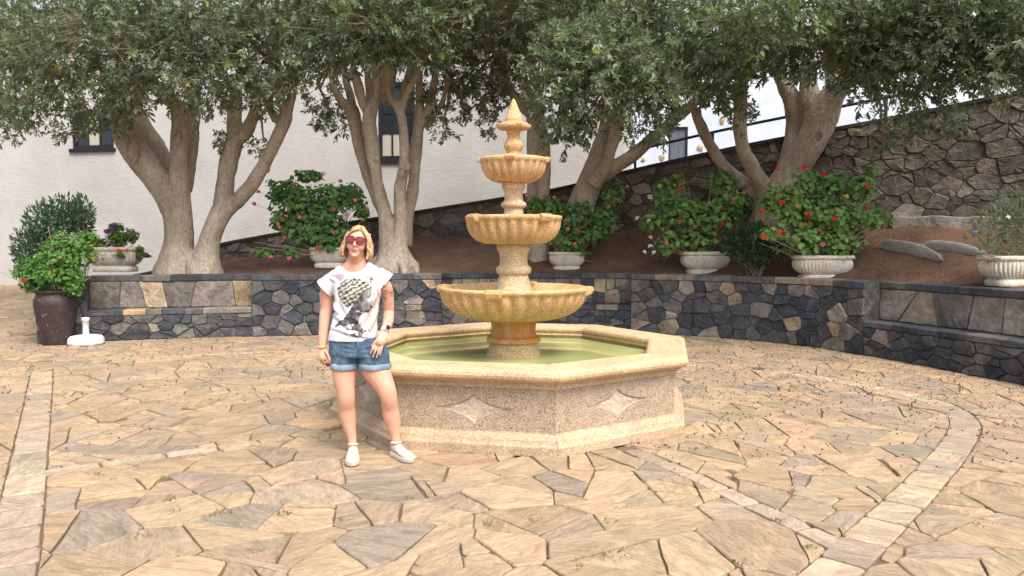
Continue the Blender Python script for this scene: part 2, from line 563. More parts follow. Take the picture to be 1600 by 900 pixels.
plain('lit_pane', (.45, .42, .36), .9)  # pale opaque colour that paints some window panes as if lit
t = NT('door_paint'); n = t.noise(4, 5, .7, t.co((6, 6, .6)))
t.color(t.ramp(n, [(.3, (.075, .09, .115)), (.7, (.14, .16, .19))])); t.set(.7, .3); M['door_paint'] = t.m
t = NT('pale_rock'); n = t.noise(6, 6, .7); n2 = t.noise(50, 4, .7)
t.color(t.mix(1, t.ramp(n, [(.3, (.30, .27, .24)), (.7, (.48, .45, .42))]), t.ramp(n2, [(.3, G(.75)), (.7, G(1.15))]), 'MULTIPLY'))
t.set(.9, .2); t.bump(t.math('ADD', n, n2), .015, .7); M['pale_rock'] = t.m
plain('fruit_dark', (.018, .012, .01), .7)
t = NT('dry_leaf'); t.color(t.attr()); t.set(.8, .2); M['dry_leaf'] = t.m
# ------------------------------------------------------------------ plan curves
FX, FY = 0.015, 6.95                   # fountain centre
wall_path = Path([(-7.18, 11.3), (-6.29, 11.7), (-4.8, 12.08), (-3.23, 12.39), (-1.2, 12.7), (.8, 12.8), (2.2, 12.6), (3.3, 12.08),
                  (4.25, 11.17), (4.78, 10.23), (5.26, 8.88), (5.51, 8.13), (5.75, 7.2), (5.95, 6.0), (6.1, 4.6)])
def s_of_px(path, x):                   # arc length at which a path crosses photo column x
    best = min(range(len(path.s)), key=lambda i: abs(to_px((path.p[i][0], path.p[i][1], .5))[0] - x))
    lo, hi = max(best - 1, 0), min(best + 1, len(path.s) - 1)
    ss = np.linspace(path.s[lo], path.s[hi], 30)
    return min(ss, key=lambda q: abs(to_px((*path.at(q)[:2], .5))[0] - x))
WALL_H, SEAT_H, RECESS = 1.0, 0.47, 0.30
benches = [(s_of_px(wall_path, 137), s_of_px(wall_path, 393)), (s_of_px(wall_path, 690), s_of_px(wall_path, 986)),
           (s_of_px(wall_path, 1350), wall_path.L + 1)]

# ramp wall: photo column -> distance, top row, soil row
RT = [(-60, 18.8, 470, 480), (235, 17.4, 424, 432), (340, 16.6, 381, 408), (640, 15.5, 331, 366), (857, 14.8, 296, 358), (971, 14.4, 268, 352),
      (1160, 13.7, 226, 347), (1400, 12.7, 181, 343), (1600, 11.7, 139, 345), (1800, 10.7, 92, 350), (2050, 9.4, 40, 358)]
ramp_pts = [at(x, y, d) for x, d, y, b in RT]
ramp_path = Path([(p.x, p.y, p.z, at(x, b, d).z) for p, (x, d, y, b) in zip(ramp_pts, RT)], 8)   # x, y, top z, soil z

# ------------------------------------------------------------------ ground and paving
def ground_z(x, y):
    t = min(max((y - 12.6) / 7.5, 0), 1) * min(max((-5.5 - x) / 1.5, 0), 1)
    return 0.38 * t * t * (3 - 2 * t)
gx = np.concatenate([[-120, -60, -30], np.arange(-22, 14.1, .5), [30, 60, 120]])
gy = np.concatenate([[-60, -20, -5], np.arange(0, 24.1, .5), [40, 80, 160]])
V = [(x, y, ground_z(x, y) - .016) for y in gy for x in gx]
nx_ = len(gx)
Fc = [(j * nx_ + i, j * nx_ + i + 1, (j + 1) * nx_ + i + 1, (j + 1) * nx_ + i) for j in range(len(gy) - 1) for i in range(nx_ - 1)]
pavement = make_mesh('pavement', V, Fc, M['joint_dirt'])
tag(pavement, kind='structure')

# bands of pale squared blocks through the paving
bands = [  # (points in plan, width, block length)
    ([gnd(4, 930)[:2], gnd(22, 862)[:2], gnd(42, 740)[:2], gnd(56, 650)[:2], gnd(66, 580)[:2]], .235, .34),
    ([gnd(1268, 925)[:2], gnd(1375, 822)[:2], gnd(1455, 742)[:2], gnd(1497, 690)[:2], gnd(1508, 662)[:2], gnd(1490, 641)[:2], gnd(1440, 622)[:2],
      gnd(1365, 605)[:2], gnd(1270, 588)[:2], gnd(1190, 577)[:2]], .235, .34),
    ([gnd(60, 741)[:2], gnd(230, 715)[:2], gnd(405, 690)[:2], gnd(505, 672)[:2]], .13, .36),
    ([gnd(1340, 866)[:2], gnd(1180, 790)[:2], gnd(1080, 742)[:2], gnd(985, 702)[:2]], .15, .36),
    ([gnd(80, 564)[:2], gnd(280, 556)[:2], gnd(500, 547)[:2]], .16, .4),
]
band_paths = [(Path([(p[0], p[1]) for p in pts], 10), w, bl) for pts, w, bl in bands]
rg = random.Random(3)
SAND = [(.41, .295, .185), (.40, .29, .185), (.425, .302, .185), (.38, .28, .182), (.37, .275, .182), (.355, .268, .182), (.40, .29, .187), (.335, .258, .182), (.405, .297, .19), (.305, .246, .186), (.375, .278, .185)]
def shade(c, rg, a=.12):
    k = 1 + rg.uniform(-a, a)
    return tuple(min(.9, q * k * (1 + rg.uniform(-.03, .03))) for q in c)
seeds, wts = [], []
yy = 1.6
while yy < 22:
    step = .43
    xx = -15.5 + rg.uniform(0, .5)
    while xx < 9:
        seeds.append((xx + rg.uniform(-.3, .3), yy + rg.uniform(-.26, .26)))
        wts.append(rg.choice([-.05, 0, 0, .05, .09]))
        xx += step * rg.uniform(.8, 1.75)
    yy += step * .78
C_ = cells(seeds, (-16, 1.2, 10, 22.5), 1.25, 1.0, wts)
def split(poly, rg, depth=0):           # crack big cells by chords: angular pieces with T joints
    if not poly or len(poly) < 3: return []
    A = abs(area(poly))
    if depth > 3 or A < .06 or (A < .2 and rg.random() < .5) or (A < .30 and rg.random() < .12): return [poly]
    n = len(poly); cx = sum(p[0] for p in poly) / n; cy = sum(p[1] for p in poly) / n
    # cut mostly across the longest extent
    far = max(((a, b) for a in poly for b in poly), key=lambda q: math.dist(*q))
    ang = math.atan2(far[1][1] - far[0][1], far[1][0] - far[0][0]) + rg.gauss(0, .55)
    nx, ny = math.cos(ang), math.sin(ang)
    ext = math.dist(*far)
    c = nx * cx + ny * cy + rg.uniform(-.22, .22) * ext
    return split(clip_half(poly, nx, ny, c), rg, depth + 1) + split(clip_half(poly, -nx, -ny, -c), rg, depth + 1)
C_ = [q for poly in C_ for q in split(poly, rg)]
oct_in = lambda x, y: math.hypot(x - FX, y - FY) < 1.35
stones = []
smap = lambda x, y, h: (x, y, ground_z(x, y) + h)
wp = wall_path.p
for poly in C_:
    if not poly or abs(area(poly)) < .012: continue
    n_ = len(poly); c = (sum(p[0] for p in poly) / n_, sum(p[1] for p in poly) / n_)
    P = to_px((c[0], c[1], 0))
    if P[0] < -260 or P[0] > 1860 or P[1] > 1120: continue
    if oct_in(*c): continue
    # nothing beneath the beds
    k = int(np.argmin((wp[:, 0] - c[0]) ** 2 + (wp[:, 1] - c[1]) ** 2))
    if c[0] > -7.4 and math.hypot(wp[k][0] - c[0], wp[k][1] - c[1]) > .35:
        nn = wall_path.normal(wall_path.s[k])
        if (c[0] - wp[k][0]) * nn[0] + (c[1] - wp[k][1]) * nn[1] < 0: continue
    pieces = [poly]
    for bp, w, bl in band_paths:
        nxt = []
        for q in pieces:
            qc = (sum(p[0] for p in q) / len(q), sum(p[1] for p in q) / len(q))
            d2 = (bp.p[:, 0] - qc[0]) ** 2 + (bp.p[:, 1] - qc[1]) ** 2
            k = int(np.argmin(d2))
            if d2[k] > .8 ** 2: nxt.append(q); continue
            nn = bp.normal(bp.s[k]); o_ = bp.p[k]
            end = k in (0, len(bp.p) - 1)
            tt = np.array([-nn[1], nn[0]])
            if end and abs((qc[0] - o_[0]) * tt[0] + (qc[1] - o_[1]) * tt[1]) > .2: nxt.append(q); continue
            c0 = nn[0] * o_[0] + nn[1] * o_[1]
            for sg in (1, -1):
                r_ = clip_half(q, -sg * nn[0], -sg * nn[1], -(sg * c0 + w / 2 - .003))
                if len(r_) >= 3 and abs(area(r_)) > .0012: nxt.append(r_)
        pieces = nxt
    for q in pieces:
        g = inset(q, rg.uniform(.001, .003))
        if not g or abs(area(g)) < .0008: continue
        g = rough(g, .075, min(.009, .07 * math.sqrt(abs(area(g)))), rg, .14)
        if len(g) < 3: continue
        col = shade(rg.choice(SAND), rg)
        v, f = stone_geo(g, rg.uniform(-.005, .005), -.03, rg.uniform(.004, .009), smap, rg, .016, .002)
        stones.append((v, f, col))
BANDC = [(.42, .325, .225), (.40, .315, .225), (.44, .34, .235), (.375, .30, .22), (.43, .34, .245)]
for bp, w, bl in band_paths:
    s0 = 0.0
    while s0 < bp.L - .1:
        s1 = min(s0 + bl * rg.uniform(.6, 1.25), bp.L)
        a, b = bp.at(s0 + .008), bp.at(s1 - .008)
        na, nb = bp.normal(s0), bp.normal(s1)
        h = w / 2 - rg.uniform(.002, .009)
        q = [tuple(a + na * h), tuple(b + nb * h), tuple(b - nb * h), tuple(a - na * h)]
        if area(q) < 0: q = q[::-1]
        if abs(area(q)) > .004:
            q = rough(q, .1, .007, rg, .08)
            v, f = stone_geo(q, rg.uniform(-.002, .004), -.03, .006, smap, rg, .01, .001)
            stones.append((v, f, shade(rg.choice(BANDC), rg)))
        s0 = s1
place_stones(pavement, stones, M['paving_stone'], 'paving_stone', 290, 'far_paving')

# ------------------------------------------------------------------ curved retaining wall with built-in seats
wall_rng = random.Random(11)
DARK = [(.062, .069, .083), (.082, .087, .098), (.105, .107, .112), (.068, .073, .085), (.13, .127, .125), (.09, .091, .096), (.16, .15, .14)]
BROWN = [(.24, .21, .185), (.29, .25, .215), (.33, .27, .205), (.2, .18, .165)]
TAN = [(.44, .32, .20), (.40, .31, .22)]
rw = empty('retaining_wall', (-7.18, 11.3, 0))
tag(rw, 'curved dark lava stone retaining wall with built-in stone seats below the garden bed', 'wall')
INV = Matrix.Translation((7.18, -11.3, 0))
def wmap(off):
    def m(s, z, h):
        s = min(max(s, 0), wall_path.L)
        p = wall_path.at(s); n = wall_path.normal(s)
        return (p[0] + n[0] * (h - off) + 7.18, p[1] + n[1] * (h - off) - 11.3, z)
    return m
def in_bench(s):
    return any(a < s < b for a, b in benches)
# mortar core: front, seats, recessed backs, top
mb = MB()
S = sorted(set(list(np.arange(0, wall_path.L, .15)) + [q for ab in benches for q in (ab[0] - .001, ab[0] + .001, ab[1] - .001, ab[1] + .001) if 0 < q < wall_path.L]))
prof_pier = [(0, -.05), (0, .45), (0, .46), (0, .99), (.42, .99), (.42, 0)]
prof_seat = [(0, -.05), (0, .45), (RECESS, .46), (RECESS, .99), (.42 + .1, .99), (.42 + .1, 0)]
vv = []
for s in S:
    for o_, z in (prof_seat if in_bench(s) else prof_pier):
        vv.append(wmap(.013 + o_)(s, z, 0))
k_ = 6
ff = [(i * k_ + j, (i + 1) * k_ + j, (i + 1) * k_ + j + 1, i * k_ + j + 1) for i in range(len(S) - 1) for j in range(k_ - 1)]
ff.append(tuple(range(k_)))
mb.add(vv, ff)
mb.build('mortar_core', M['mortar'], rw)
wst = []
def fill(s0, s1, z0, z1, du, dz, off, pal, proud=(.0, .03), tilt=.09, jit=.42):
    rg = wall_rng
    sd = []
    z = z0 + dz * .5
    rows = max(1, round((z1 - z0) / dz)); dz = (z1 - z0) / rows
    for r_ in range(rows):
        s = s0 + du * rg.uniform(.2, .7)
        while s < s1:
            sd.append((s + rg.uniform(-jit, jit) * du, z0 + dz * (r_ + .5) + rg.uniform(-jit, jit) * dz))
            s += du * rg.uniform(.65, 1.4)
    if not sd: return
    for poly in cells(sd, (s0, z0, s1, z1), du / dz, 1.0, [rg.uniform(-.2, .25) * dz * dz for _ in sd]):
        if not poly or abs(area(poly)) < .0012: continue
        g = inset(poly, rg.uniform(.001, .004))
        if not g or abs(area(g)) < .0006: continue
        g = rough(g, .06, .008, rg, .13)
        v, f = stone_geo(g, rg.uniform(*proud), -.06, rg.uniform(.005, .014), wmap(off), rg, tilt, .009)
        wst.append((v, f, shade(pal(rg), rg, .2)))
def slabs(s0, s1, z0, z1, L, off, depth, pal, over=.01):
    rg = wall_rng
    s = s0
    while s < s1 - .03:
        e = min(s + L * rg.uniform(.6, 1.4), s1)
        if s1 - e < .12: e = s1
        n_ = max(1, int((e - s) / .2))
        fm = wmap(off)
        z0_, z1_ = z0 + rg.uniform(-.004, .004), z1 + rg.uniform(-.004, .006)
        ov = over + rg.uniform(-.012, .012)
        v = []
        for i in range(n_ + 1):
            q = s + .004 + (e - s - .008) * i / n_
            w_ = rg.uniform(-.006, .006)
            for h, z in ((-depth, z0_), (ov + w_ - .004, z0_), (ov + w_, z0_ + .01), (ov + w_, z1_ - .012), (ov + w_ - .014, z1_), (-depth, z1_)):
                v.append(fm(q, z, h))
        f = [(i * 6 + j, (i + 1) * 6 + j, (i + 1) * 6 + (j + 1) % 6, i * 6 + (j + 1) % 6) for i in range(n_) for j in range(6)]
        f += [tuple(range(6)), tuple(n_ * 6 + j for j in range(5, -1, -1))]
        wst.append((v, f, shade(pal(rg), rg, .2)))
        s = e
pal_dark = lambda r: r.choice(BROWN) if r.random() < .14 else (r.choice(TAN) if r.random() < .045 else r.choice(DARK))
pal_panel = lambda r: r.choice(TAN) if r.random() < .2 else (r.choice(DARK) if r.random() < .12 else r.choice(BROWN))
pal_cap = lambda r: r.choice(BROWN) if r.random() < .1 else r.choice(DARK)
L_ = wall_path.L
edges = [0] + [q for ab in benches for q in ab if q < L_] + [L_]
for a, b in zip(edges[:-1], edges[1:]):
    if b - a < .02: continue
    if in_bench((a + b) / 2):
        fill(a, b, 0, .385, .22, .15, 0, pal_dark)
        slabs(a, b, .39, SEAT_H, .36, 0, RECESS + .02, pal_dark, .012)
        if a > benches[1][0] - .1 and a < benches[1][1]:
            fill(a, b, .475, .905, .2, .2, RECESS, pal_panel, (0, .012), .02, .16)
        else:
            fill(a, b, .475, .905, .46, .40, RECESS, pal_panel, (.0, .014), .02, .26)
        slabs(a, b, .91, WALL_H, .55, RECESS, .40, pal_cap, .015)
    else:
        fill(a, b, 0, .905, .24, .17, 0, pal_dark)
        slabs(a, b, .91, WALL_H, .55, 0, .42, pal_cap, .015)
# the wall's free left end, seen past the jar
endp = wall_path.at(0); endn = wall_path.normal(0); endt = np.array([-endn[1], endn[0]])
def emap(s, z, h):
    p = endp - endn * (s + .0) + (-endt if endt[0] > 0 else endt) * (h + .0)
    return (p[0] + 7.18, p[1] - 11.3, z)
sd = [(wall_rng.uniform(.02, .42), z + wall_rng.uniform(-.04, .04)) for z in np.arange(.1, 1, .2) for _ in (0, 1)]
for poly in cells(sd, (.0, 0, .44, .905), 1, 1):
    g = inset(poly, .007) if poly else None
    if g and abs(area(g)) > .001:
        g = rough(g, .07, .006, wall_rng)
        v, f = stone_geo(g, wall_rng.uniform(0, .015), -.06, .01, emap, wall_rng, .03, .003)
        wst.append((v, f, shade(pal_dark(wall_rng), wall_rng, .2)))
# placed in world coordinates for the size test, then shifted under the parent
wst_w = [([(x - 7.18, y + 11.3, z) for x, y, z in v], f, t) for v, f, t in wst]
rw.location = (0, 0, 0)
for c in list(rw.children):
    c.data.transform(Matrix.Translation((-7.18, 11.3, 0)))
place_stones(rw, wst_w, M['wall_stone'], 'wall_stone', 295, 'small_wall_stones')

# ------------------------------------------------------------------ soil of the raised bed
def bed_point(u, v):
    a = wall_path.at(u * wall_path.L); n = wall_path.normal(u * wall_path.L)
    a2 = a[:2] - n * .36
    # matching point of the ramp wall: same photo column
    x = to_px((a[0], a[1], 1))[0]
    x = -40 if x < -40 else x
    return a2, x
bed_tab = [(x, d) for x, d, y, b in RT]
soil_tab = [(x, at(x, b, d).z) for x, d, y, b in RT]
NU, NV = 150, 26
Vb = np.zeros((NU + 1, NV + 1, 3))
for i in range(NU + 1):
    a2, x = bed_point(i / NU, 0)
    xb = x if x < 1700 else 1700 + (x - 1700) * .3
    xb = min(max(xb, 60), 2040)
    if x < 250: xb = max(xb, 150)
    d = lerp_table(bed_tab, xb); zb = lerp_table(soil_tab, xb)
    b = at(xb, 400, d)
    for j in range(NV + 1):
        v = j / NV
        X = a2[0] + (b.x - a2[0]) * v; Y = a2[1] + (b.y + .12 - a2[1]) * v
        Z = .965 + (zb - .965) * (v ** 1.25)
        if 0 < j:
            Z += (noise.fractal(Vector((X * 1.6, Y * 1.6, 3)), 1.0, 2.0, 4) * .055 + noise.noise(Vector((X * 7, Y * 7, 1))) * .012) * min(1, v * 6)
        Vb[i, j] = (X, Y, Z)
idx = lambda i, j: i * (NV + 1) + j
Fb = [(idx(i, j), idx(i + 1, j), idx(i + 1, j + 1), idx(i, j + 1)) for i in range(NU) for j in range(NV)]
soil = big_mesh('soil', Vb.reshape(-1, 3), Fb, M['soil'], None, True)
tag(soil, kind='structure')
def soil_z(X, Y):
    d2 = (Vb[:, :, 0] - X) ** 2 + (Vb[:, :, 1] - Y) ** 2
    i = np.unravel_index(np.argmin(d2), d2.shape)
    return float(Vb[i][2])
def on_soil(x, y):                      # where the photo pixel's ray meets the soil
    r = ray(x, y); o = Vector((0, 0, CAM_H))
    best = None
    for t in np.arange(7.5, 18, .04):
        p = o + r * (t / r.y)
        if p.z <= soil_z(p.x, p.y): return p
    return p

# ------------------------------------------------------------------ ramp wall behind the bed
ramp_wall = empty('ramp_wall', (0, 0, 0))
tag(ramp_wall, 'tall shaded rubble wall carrying the ramp and railing behind the garden bed', 'wall')
def rmap(s, z, h):
    p = ramp_path.at(s); n = ramp_path.normal(s)
    return (p[0] + n[0] * h, p[1] + n[1] * h, z)
Sr = np.arange(0, ramp_path.L, .25)
v = []
for s in Sr:
    p = ramp_path.at(s)
    for o_, z in ((-.010, -.1), (-.010, p[2] - .05), (-.40, p[2] - .05), (-.40, -.1)):
        v.append(rmap(s, z, o_))
f = [(i * 4 + j, (i + 1) * 4 + j, (i + 1) * 4 + j + 1, i * 4 + j + 1) for i in range(len(Sr) - 1) for j in range(3)]
make_mesh('mortar_core', v, f, M['mortar_brown'], ramp_wall)
rst = []
rg = random.Random(23)
RB = [(.16, .132, .11), (.175, .145, .12), (.145, .122, .105), (.13, .117, .108), (.2, .168, .14), (.28, .24, .195), (.145, .128, .115), (.155, .132, .112), (.165, .138, .114)]
sd = []
s = .1
while s < ramp_path.L:
    p = ramp_path.at(s)
    z = p[3] - .25
    while z < p[2]:
        sd.append((s + rg.uniform(-.12, .12), z + rg.uniform(-.07, .07)))
        z += rg.uniform(.11, .30)
    s += .27
for poly in cells(sd, (0, 0, ramp_path.L, 6), 1.5, 1, [rg.uniform(-.012, .015) for _ in sd]):
    if not poly: continue
    cs = sum(q[0] for q in poly) / len(poly)
    p0, p1 = ramp_path.at(max(cs - .2, 0)), ramp_path.at(min(cs + .2, ramp_path.L))
    sl = (p1[2] - p0[2]) / max(.05, min(cs + .2, ramp_path.L) - max(cs - .2, 0))
    c0 = ramp_path.at(cs)
    poly = clip_half(poly, -sl, 1, c0[2] - .065 - sl * cs)
    poly = clip_half(poly, 0, -1, -(c0[3] - .35)) if len(poly) > 2 else poly
    if len(poly) < 3 or abs(area(poly)) < .003: continue
    g = inset(poly, rg.uniform(.001, .005))
    if not g or abs(area(g)) < .002: continue
    g = rough(g, .07, .011, rg, .14)
    v, f = stone_geo(g, rg.uniform(.0, .035), -.06, rg.uniform(.006, .016), rmap, rg, .09, .01)
    rst.append((v, f, shade(rg.choice(RB), rg, .25)))
place_stones(ramp_wall, rst, M['wall_stone'], 'wall_stone', 295, 'small_wall_stones')
# cement coping along the sloping top
v = []
for s in Sr:
    p = ramp_path.at(s)
    for h, z in ((.035, -.06), (.035, -.005), (.02, .004), (-.38, .004), (-.38, -.06)):
        v.append(rmap(s, p[2] + z, h + .006 * math.sin(s * 5)))
f = [(i * 5 + j, (i + 1) * 5 + j, (i + 1) * 5 + (j + 1) % 5, i * 5 + (j + 1) % 5) for i in range(len(Sr) - 1) for j in range(5)]
make_mesh('coping', v, f, M['wall_stone'], ramp_wall, False, (.05, .045, .042))
# pale cement footing at the foot of the wall
a_, b_ = s_of_px(ramp_path, 1392), s_of_px(ramp_path, 1560)
v = []
SS = np.linspace(a_, b_, 14)
for s in SS:
    p = ramp_path.at(s)
    for h, z in ((-.02, -.3), (.34, -.3), (.32 + .015 * math.sin(s * 7), .03), (.25, .05), (-.02, .055)):
        v.append(rmap(s, p[3] + z + .012 * math.sin(s * 9), h))
f = [(i * 5 + j, (i + 1) * 5 + j, (i + 1) * 5 + j + 1, i * 5 + j + 1) for i in range(len(SS) - 1) for j in range(4)] + [(0, 1, 2, 3, 4), tuple(13 * 5 + j for j in (4, 3, 2, 1, 0))]
make_mesh('footing', v, f, M['wall_stone'], ramp_wall, False, (.27, .24, .21))

# ramp surface and the hillside above it (both lie behind the wall)
v = []
for s in Sr:
    p = ramp_path.at(s)
    v.append(rmap(s, p[2] - .04, -.36)); v.append(rmap(s, p[2] - .12, -3.2))
f = [(i * 2, i * 2 + 1, i * 2 + 3, i * 2 + 2) for i in range(len(Sr) - 1)]
tag(make_mesh('ramp', v, f, M['joint_dirt']), kind='structure')
tag(make_mesh('hillside', [(2.8, 17.5, 2.5), (16, 13, 2.6), (30, 27, 3.8), (2.8, 28, 3.8)], [(0, 1, 2, 3)], M['soil']), kind='structure')

# ------------------------------------------------------------------ railing on the ramp wall
railing = empty('railing', (0, 0, 0))
tag(railing, 'black iron handrail on short posts along the sloping ramp wall', 'railing')
pts = []
s0, s1 = s_of_px(ramp_path, 985), ramp_path.L
for s in np.linspace(s0, s1, 40):
    p = ramp_path.at(s); pts.append(Vector(rmap(s, p[2] + .36, -.15)))
m = MB(); m.tube(pts, .026, 8); m.build('handrail', M['black_iron'], railing, True)
s = s0 + .05
while s < s1:
    p = ramp_path.at(s)
    m = MB(); m.box((-.022, -.022, 0), (.022, .022, .36)); m.box((-.045, -.045, 0), (.045, .045, .012))
    o = m.build('post', M['black_iron'], railing); o.location = rmap(s, p[2], -.15)
    s += 1.42

# ------------------------------------------------------------------ houses
def wall_with_openings(name, parent, W, H, openings, mat, depth=.22):
    """a wall in local xz (front = -y) with real recessed openings"""
    xs = sorted(set([0, W] + [q for o in openings for q in (o[0], o[2])]))
    zs = sorted(set([0, H] + [q for o in openings for q in (o[1], o[3])]))
    # refine a little so that the plaster can be uneven
    m = MB()
    for x0, x1 in zip(xs, xs[1:]):
        for z0, z1 in zip(zs, zs[1:]):
            if any(o[0] <= x0 and x1 <= o[2] and o[1] <= z0 and z1 <= o[3] for o in openings): continue
            m.add([(x0, 0, z0), (x1, 0, z0), (x1, 0, z1), (x0, 0, z1)], [(0, 1, 2, 3)])
    for x0, z0, x1, z1 in openings:
        a = [(x0, z0), (x1, z0), (x1, z1), (x0, z1)]
        for p, q in zip(a, a[1:] + a[:1]):
            m.add([(p[0], 0, p[1]), (q[0], 0, q[1]), (q[0], depth, q[1]), (p[0], depth, p[1])], [(0, 3, 2, 1)])
    # the rest of the house box
    m.add([(0, 0, 0), (0, 6, 0), (0, 6, H), (0, 0, H)], [(0, 3, 2, 1)])
    m.add([(W, 0, 0), (W, 6, 0), (W, 6, H), (W, 0, H)], [(0, 1, 2, 3)])
    m.add([(0, 6, 0), (W, 6, 0), (W, 6, H), (0, 6, H)], [(0, 3, 2, 1)])
    return m.build(name, mat, parent)
A0, A1 = Vector((-20.0, 21.6, 0)), Vector((at(976, 240, 17.4).x, 17.4, 0))
houseA = empty('house', A0, math.atan2(A1.y - A0.y, A1.x - A0.x))
tag(houseA, 'long plastered white house with black framed windows behind the trees', 'house')
WA = (A1 - A0).length; dA = (A1 - A0).normalized(); nA = Vector((dA.y, -dA.x, 0))
def on_A(x, y):                         # photo pixel -> local (x, z) on the facade
    r = ray(x, y); o = Vector((0, 0, CAM_H))
    t = (A0 - o).dot(nA) / r.dot(nA)
    p = o + r * t
    return ((p - A0).dot(dA), p.z)
def opening(x0, y0, x1, y1):
    a, b = on_A(x0, y1), on_A(x1, y0)
    return (a[0], on_A((x0 + x1) / 2, y1)[1], b[0], on_A((x0 + x1) / 2, y0)[1])
opA = [opening(113, 172, 176, 232), opening(591, 128, 648, 249)]
HA = 7.2
wall_with_openings('wall', houseA, WA, HA, opA, M['plaster'])
m = MB(); m.box((-.2, -.35, HA), (WA + .2, 6.3, HA + .18)); m.box((-.1, -.2, HA + .18), (WA + .1, 6.2, HA + .3))
m.build('roof', M['plaster'], houseA)
for k, (x0, z0, x1, z1) in enumerate(opA):
    fr = MB(); w = .09
    y0, y1 = .03, .12
    fr.box((x0, y0, z0), (x0 + w, y1, z1)); fr.box((x1 - w, y0, z0), (x1, y1, z1))
    fr.box((x0 + w, y0, z0), (x1 - w, y1, z0 + w)); fr.box((x0 + w, y0, z1 - w), (x1 - w, y1, z1))
    win = fr.build('window', M['window_paint'], houseA)
    m = MB(); m.box((x0 - .06, -.06, z0 - .09), (x1 + .06, .03, z0 - .002)); m.build('window_sill', M['window_paint'], win)
    nx, nz = (3, 3) if k else (3, 2)
    m = MB()
    for i in range(1, nx):
        X = x0 + w + (x1 - x0 - 2 * w) * i / nx
        m.box((X - .02, .05, z0 + w), (X + .02, .10, z1 - w))
    for i in range(1, nz):
        Z = z0 + w + (z1 - z0 - 2 * w) * (i / nz if k == 0 else (.33, .62)[i - 1])
        m.box((x0 + w, .055, Z - .02), (x1 - w, .095, Z + .02))
    m.build('glazing_bars', M['window_paint'], win)
    for i in range(nx):
        for j in range(nz):
            X0 = x0 + w + (x1 - x0 - 2 * w) * i / nx; X1 = x0 + w + (x1 - x0 - 2 * w) * (i + 1) / nx
            zz = [0] + ([.5] if k == 0 else [.33, .62]) + [1]
            Z0 = z0 + w + (z1 - z0 - 2 * w) * zz[j]; Z1 = z0 + w + (z1 - z0 - 2 * w) * zz[j + 1]
            m = MB(); m.box((X0, .072, Z0), (X1, .078, Z1))
            lit = (k == 1 and j == 0 and i < 2) or (k == 0 and i == 1)
            m.build('pane', M['lit_pane'] if lit else M['window_glass'], win)

B0, B1 = Vector((at(930, 240, 27.5).x, 27.5, 0)), Vector((24.0, 24.5, 0))
houseB = empty('house', B0, math.atan2(B1.y - B0.y, B1.x - B0.x))
tag(houseB, 'bright limewashed house with a grey door and bare stones showing, above the ramp', 'house')
WB = (B1 - B0).length; dB = (B1 - B0).normalized(); nB = Vector((dB.y, -dB.x, 0))
def on_B(x, y):
    r = ray(x, y); o = Vector((0, 0, CAM_H))
    p = o + r * ((B0 - o).dot(nB) / r.dot(nB))
    return ((p - B0).dot(dB), p.z)
a, b = on_B(1044, 262), on_B(1075, 198)
opB = [(a[0], a[1], b[0], b[1])]
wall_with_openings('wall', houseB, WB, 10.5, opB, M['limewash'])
m = MB(); m.box((-.2, -.3, 10.5), (WB + .2, 6.3, 10.7)); m.build('roof', M['limewash'], houseB)
x0, z0, x1, z1 = opB[0]
m = MB(); m.box((x0, .04, z0), (x0 + .06, .14, z1)); m.box((x1 - .06, .04, z0), (x1, .14, z1)); m.box((x0 + .06, .04, z1 - .06), (x1 - .06, .14, z1))
door = m.build('door', M['window_paint'], houseB)
for i in range(2):
    m = MB(); X0 = x0 + .06 + (x1 - x0 - .12) * i / 2; X1 = X0 + (x1 - x0 - .12) / 2
    m.box((X0 + .004, .10, z0), (X1 - .004, .13, z1 - .06))
    m.box((X0 + .06, .09, z0 + .15), (X1 - .06, .10, z0 + .75)); m.box((X0 + .06, .09, z0 + .85), (X1 - .06, .10, z1 - .2))
    m.build('door_leaf', M['door_paint'], door)
rg = random.Random(5)
for x, y, w, h in ((1005, 250, 4, 4), (1034, 246, 5, 6), (1094, 231, 6, 7), (1032, 214, 6, 6), (1128, 188, 4, 8), (1000, 226, 4, 4)):
    cx, cz = on_B(x, y); sx = w * 27 / F_PX; sz = h * 27 / F_PX
    poly = [(cx + sx * math.cos(q) * rg.uniform(.7, 1.1), cz + sz * math.sin(q) * rg.uniform(.7, 1.1)) for q in np.linspace(0, 2 * math.pi, 8)[:-1]]
    v, f = stone_geo(poly, .03, -.05, .012, lambda u, v_, h_: (u, -h_, v_), rg, .03, .004)
    make_mesh('bare_stone', v, f, M['wall_stone'], houseB, True, (.42, .32, .22))
# ------------------------------------------------------------------ fountain
fountain = empty('fountain', (FX, FY, 0))
tag(fountain, 'tiered granite fountain with three scalloped bowls in an octagonal water basin', 'fountain')
ROT = .189
def oct_pt(k, Rv, z):
    a = ROT + k * math.pi / 4
    return Vector((Rv * math.sin(a), -Rv * math.cos(a), z))
def octo_blocks(name, prof, mat, nseg=6, gap=.0018):
    for k in range(8):
        v = []
        for i in range(nseg + 1):
            t = i / nseg
            for r, z in prof:
                a, b = oct_pt(k, r, z), oct_pt(k + 1, r, z)
                e = gap / (b - a).length
                v.append(a.lerp(b, e + (1 - 2 * e) * t))
        n = len(prof)
        f = [(i * n + j, (i + 1) * n + j, (i + 1) * n + (j + 1) % n, i * n + (j + 1) % n) for i in range(nseg) for j in range(n)]
        f += [tuple(range(n)), tuple(nseg * n + j for j in range(n - 1, -1, -1))]
        o = make_mesh(name, v, f, mat, fountain)
        bm = bmesh.new(); bm.from_mesh(o.data); bmesh.ops.recalc_face_normals(bm, faces=bm.faces); bm.to_mesh(o.data); bm.free()
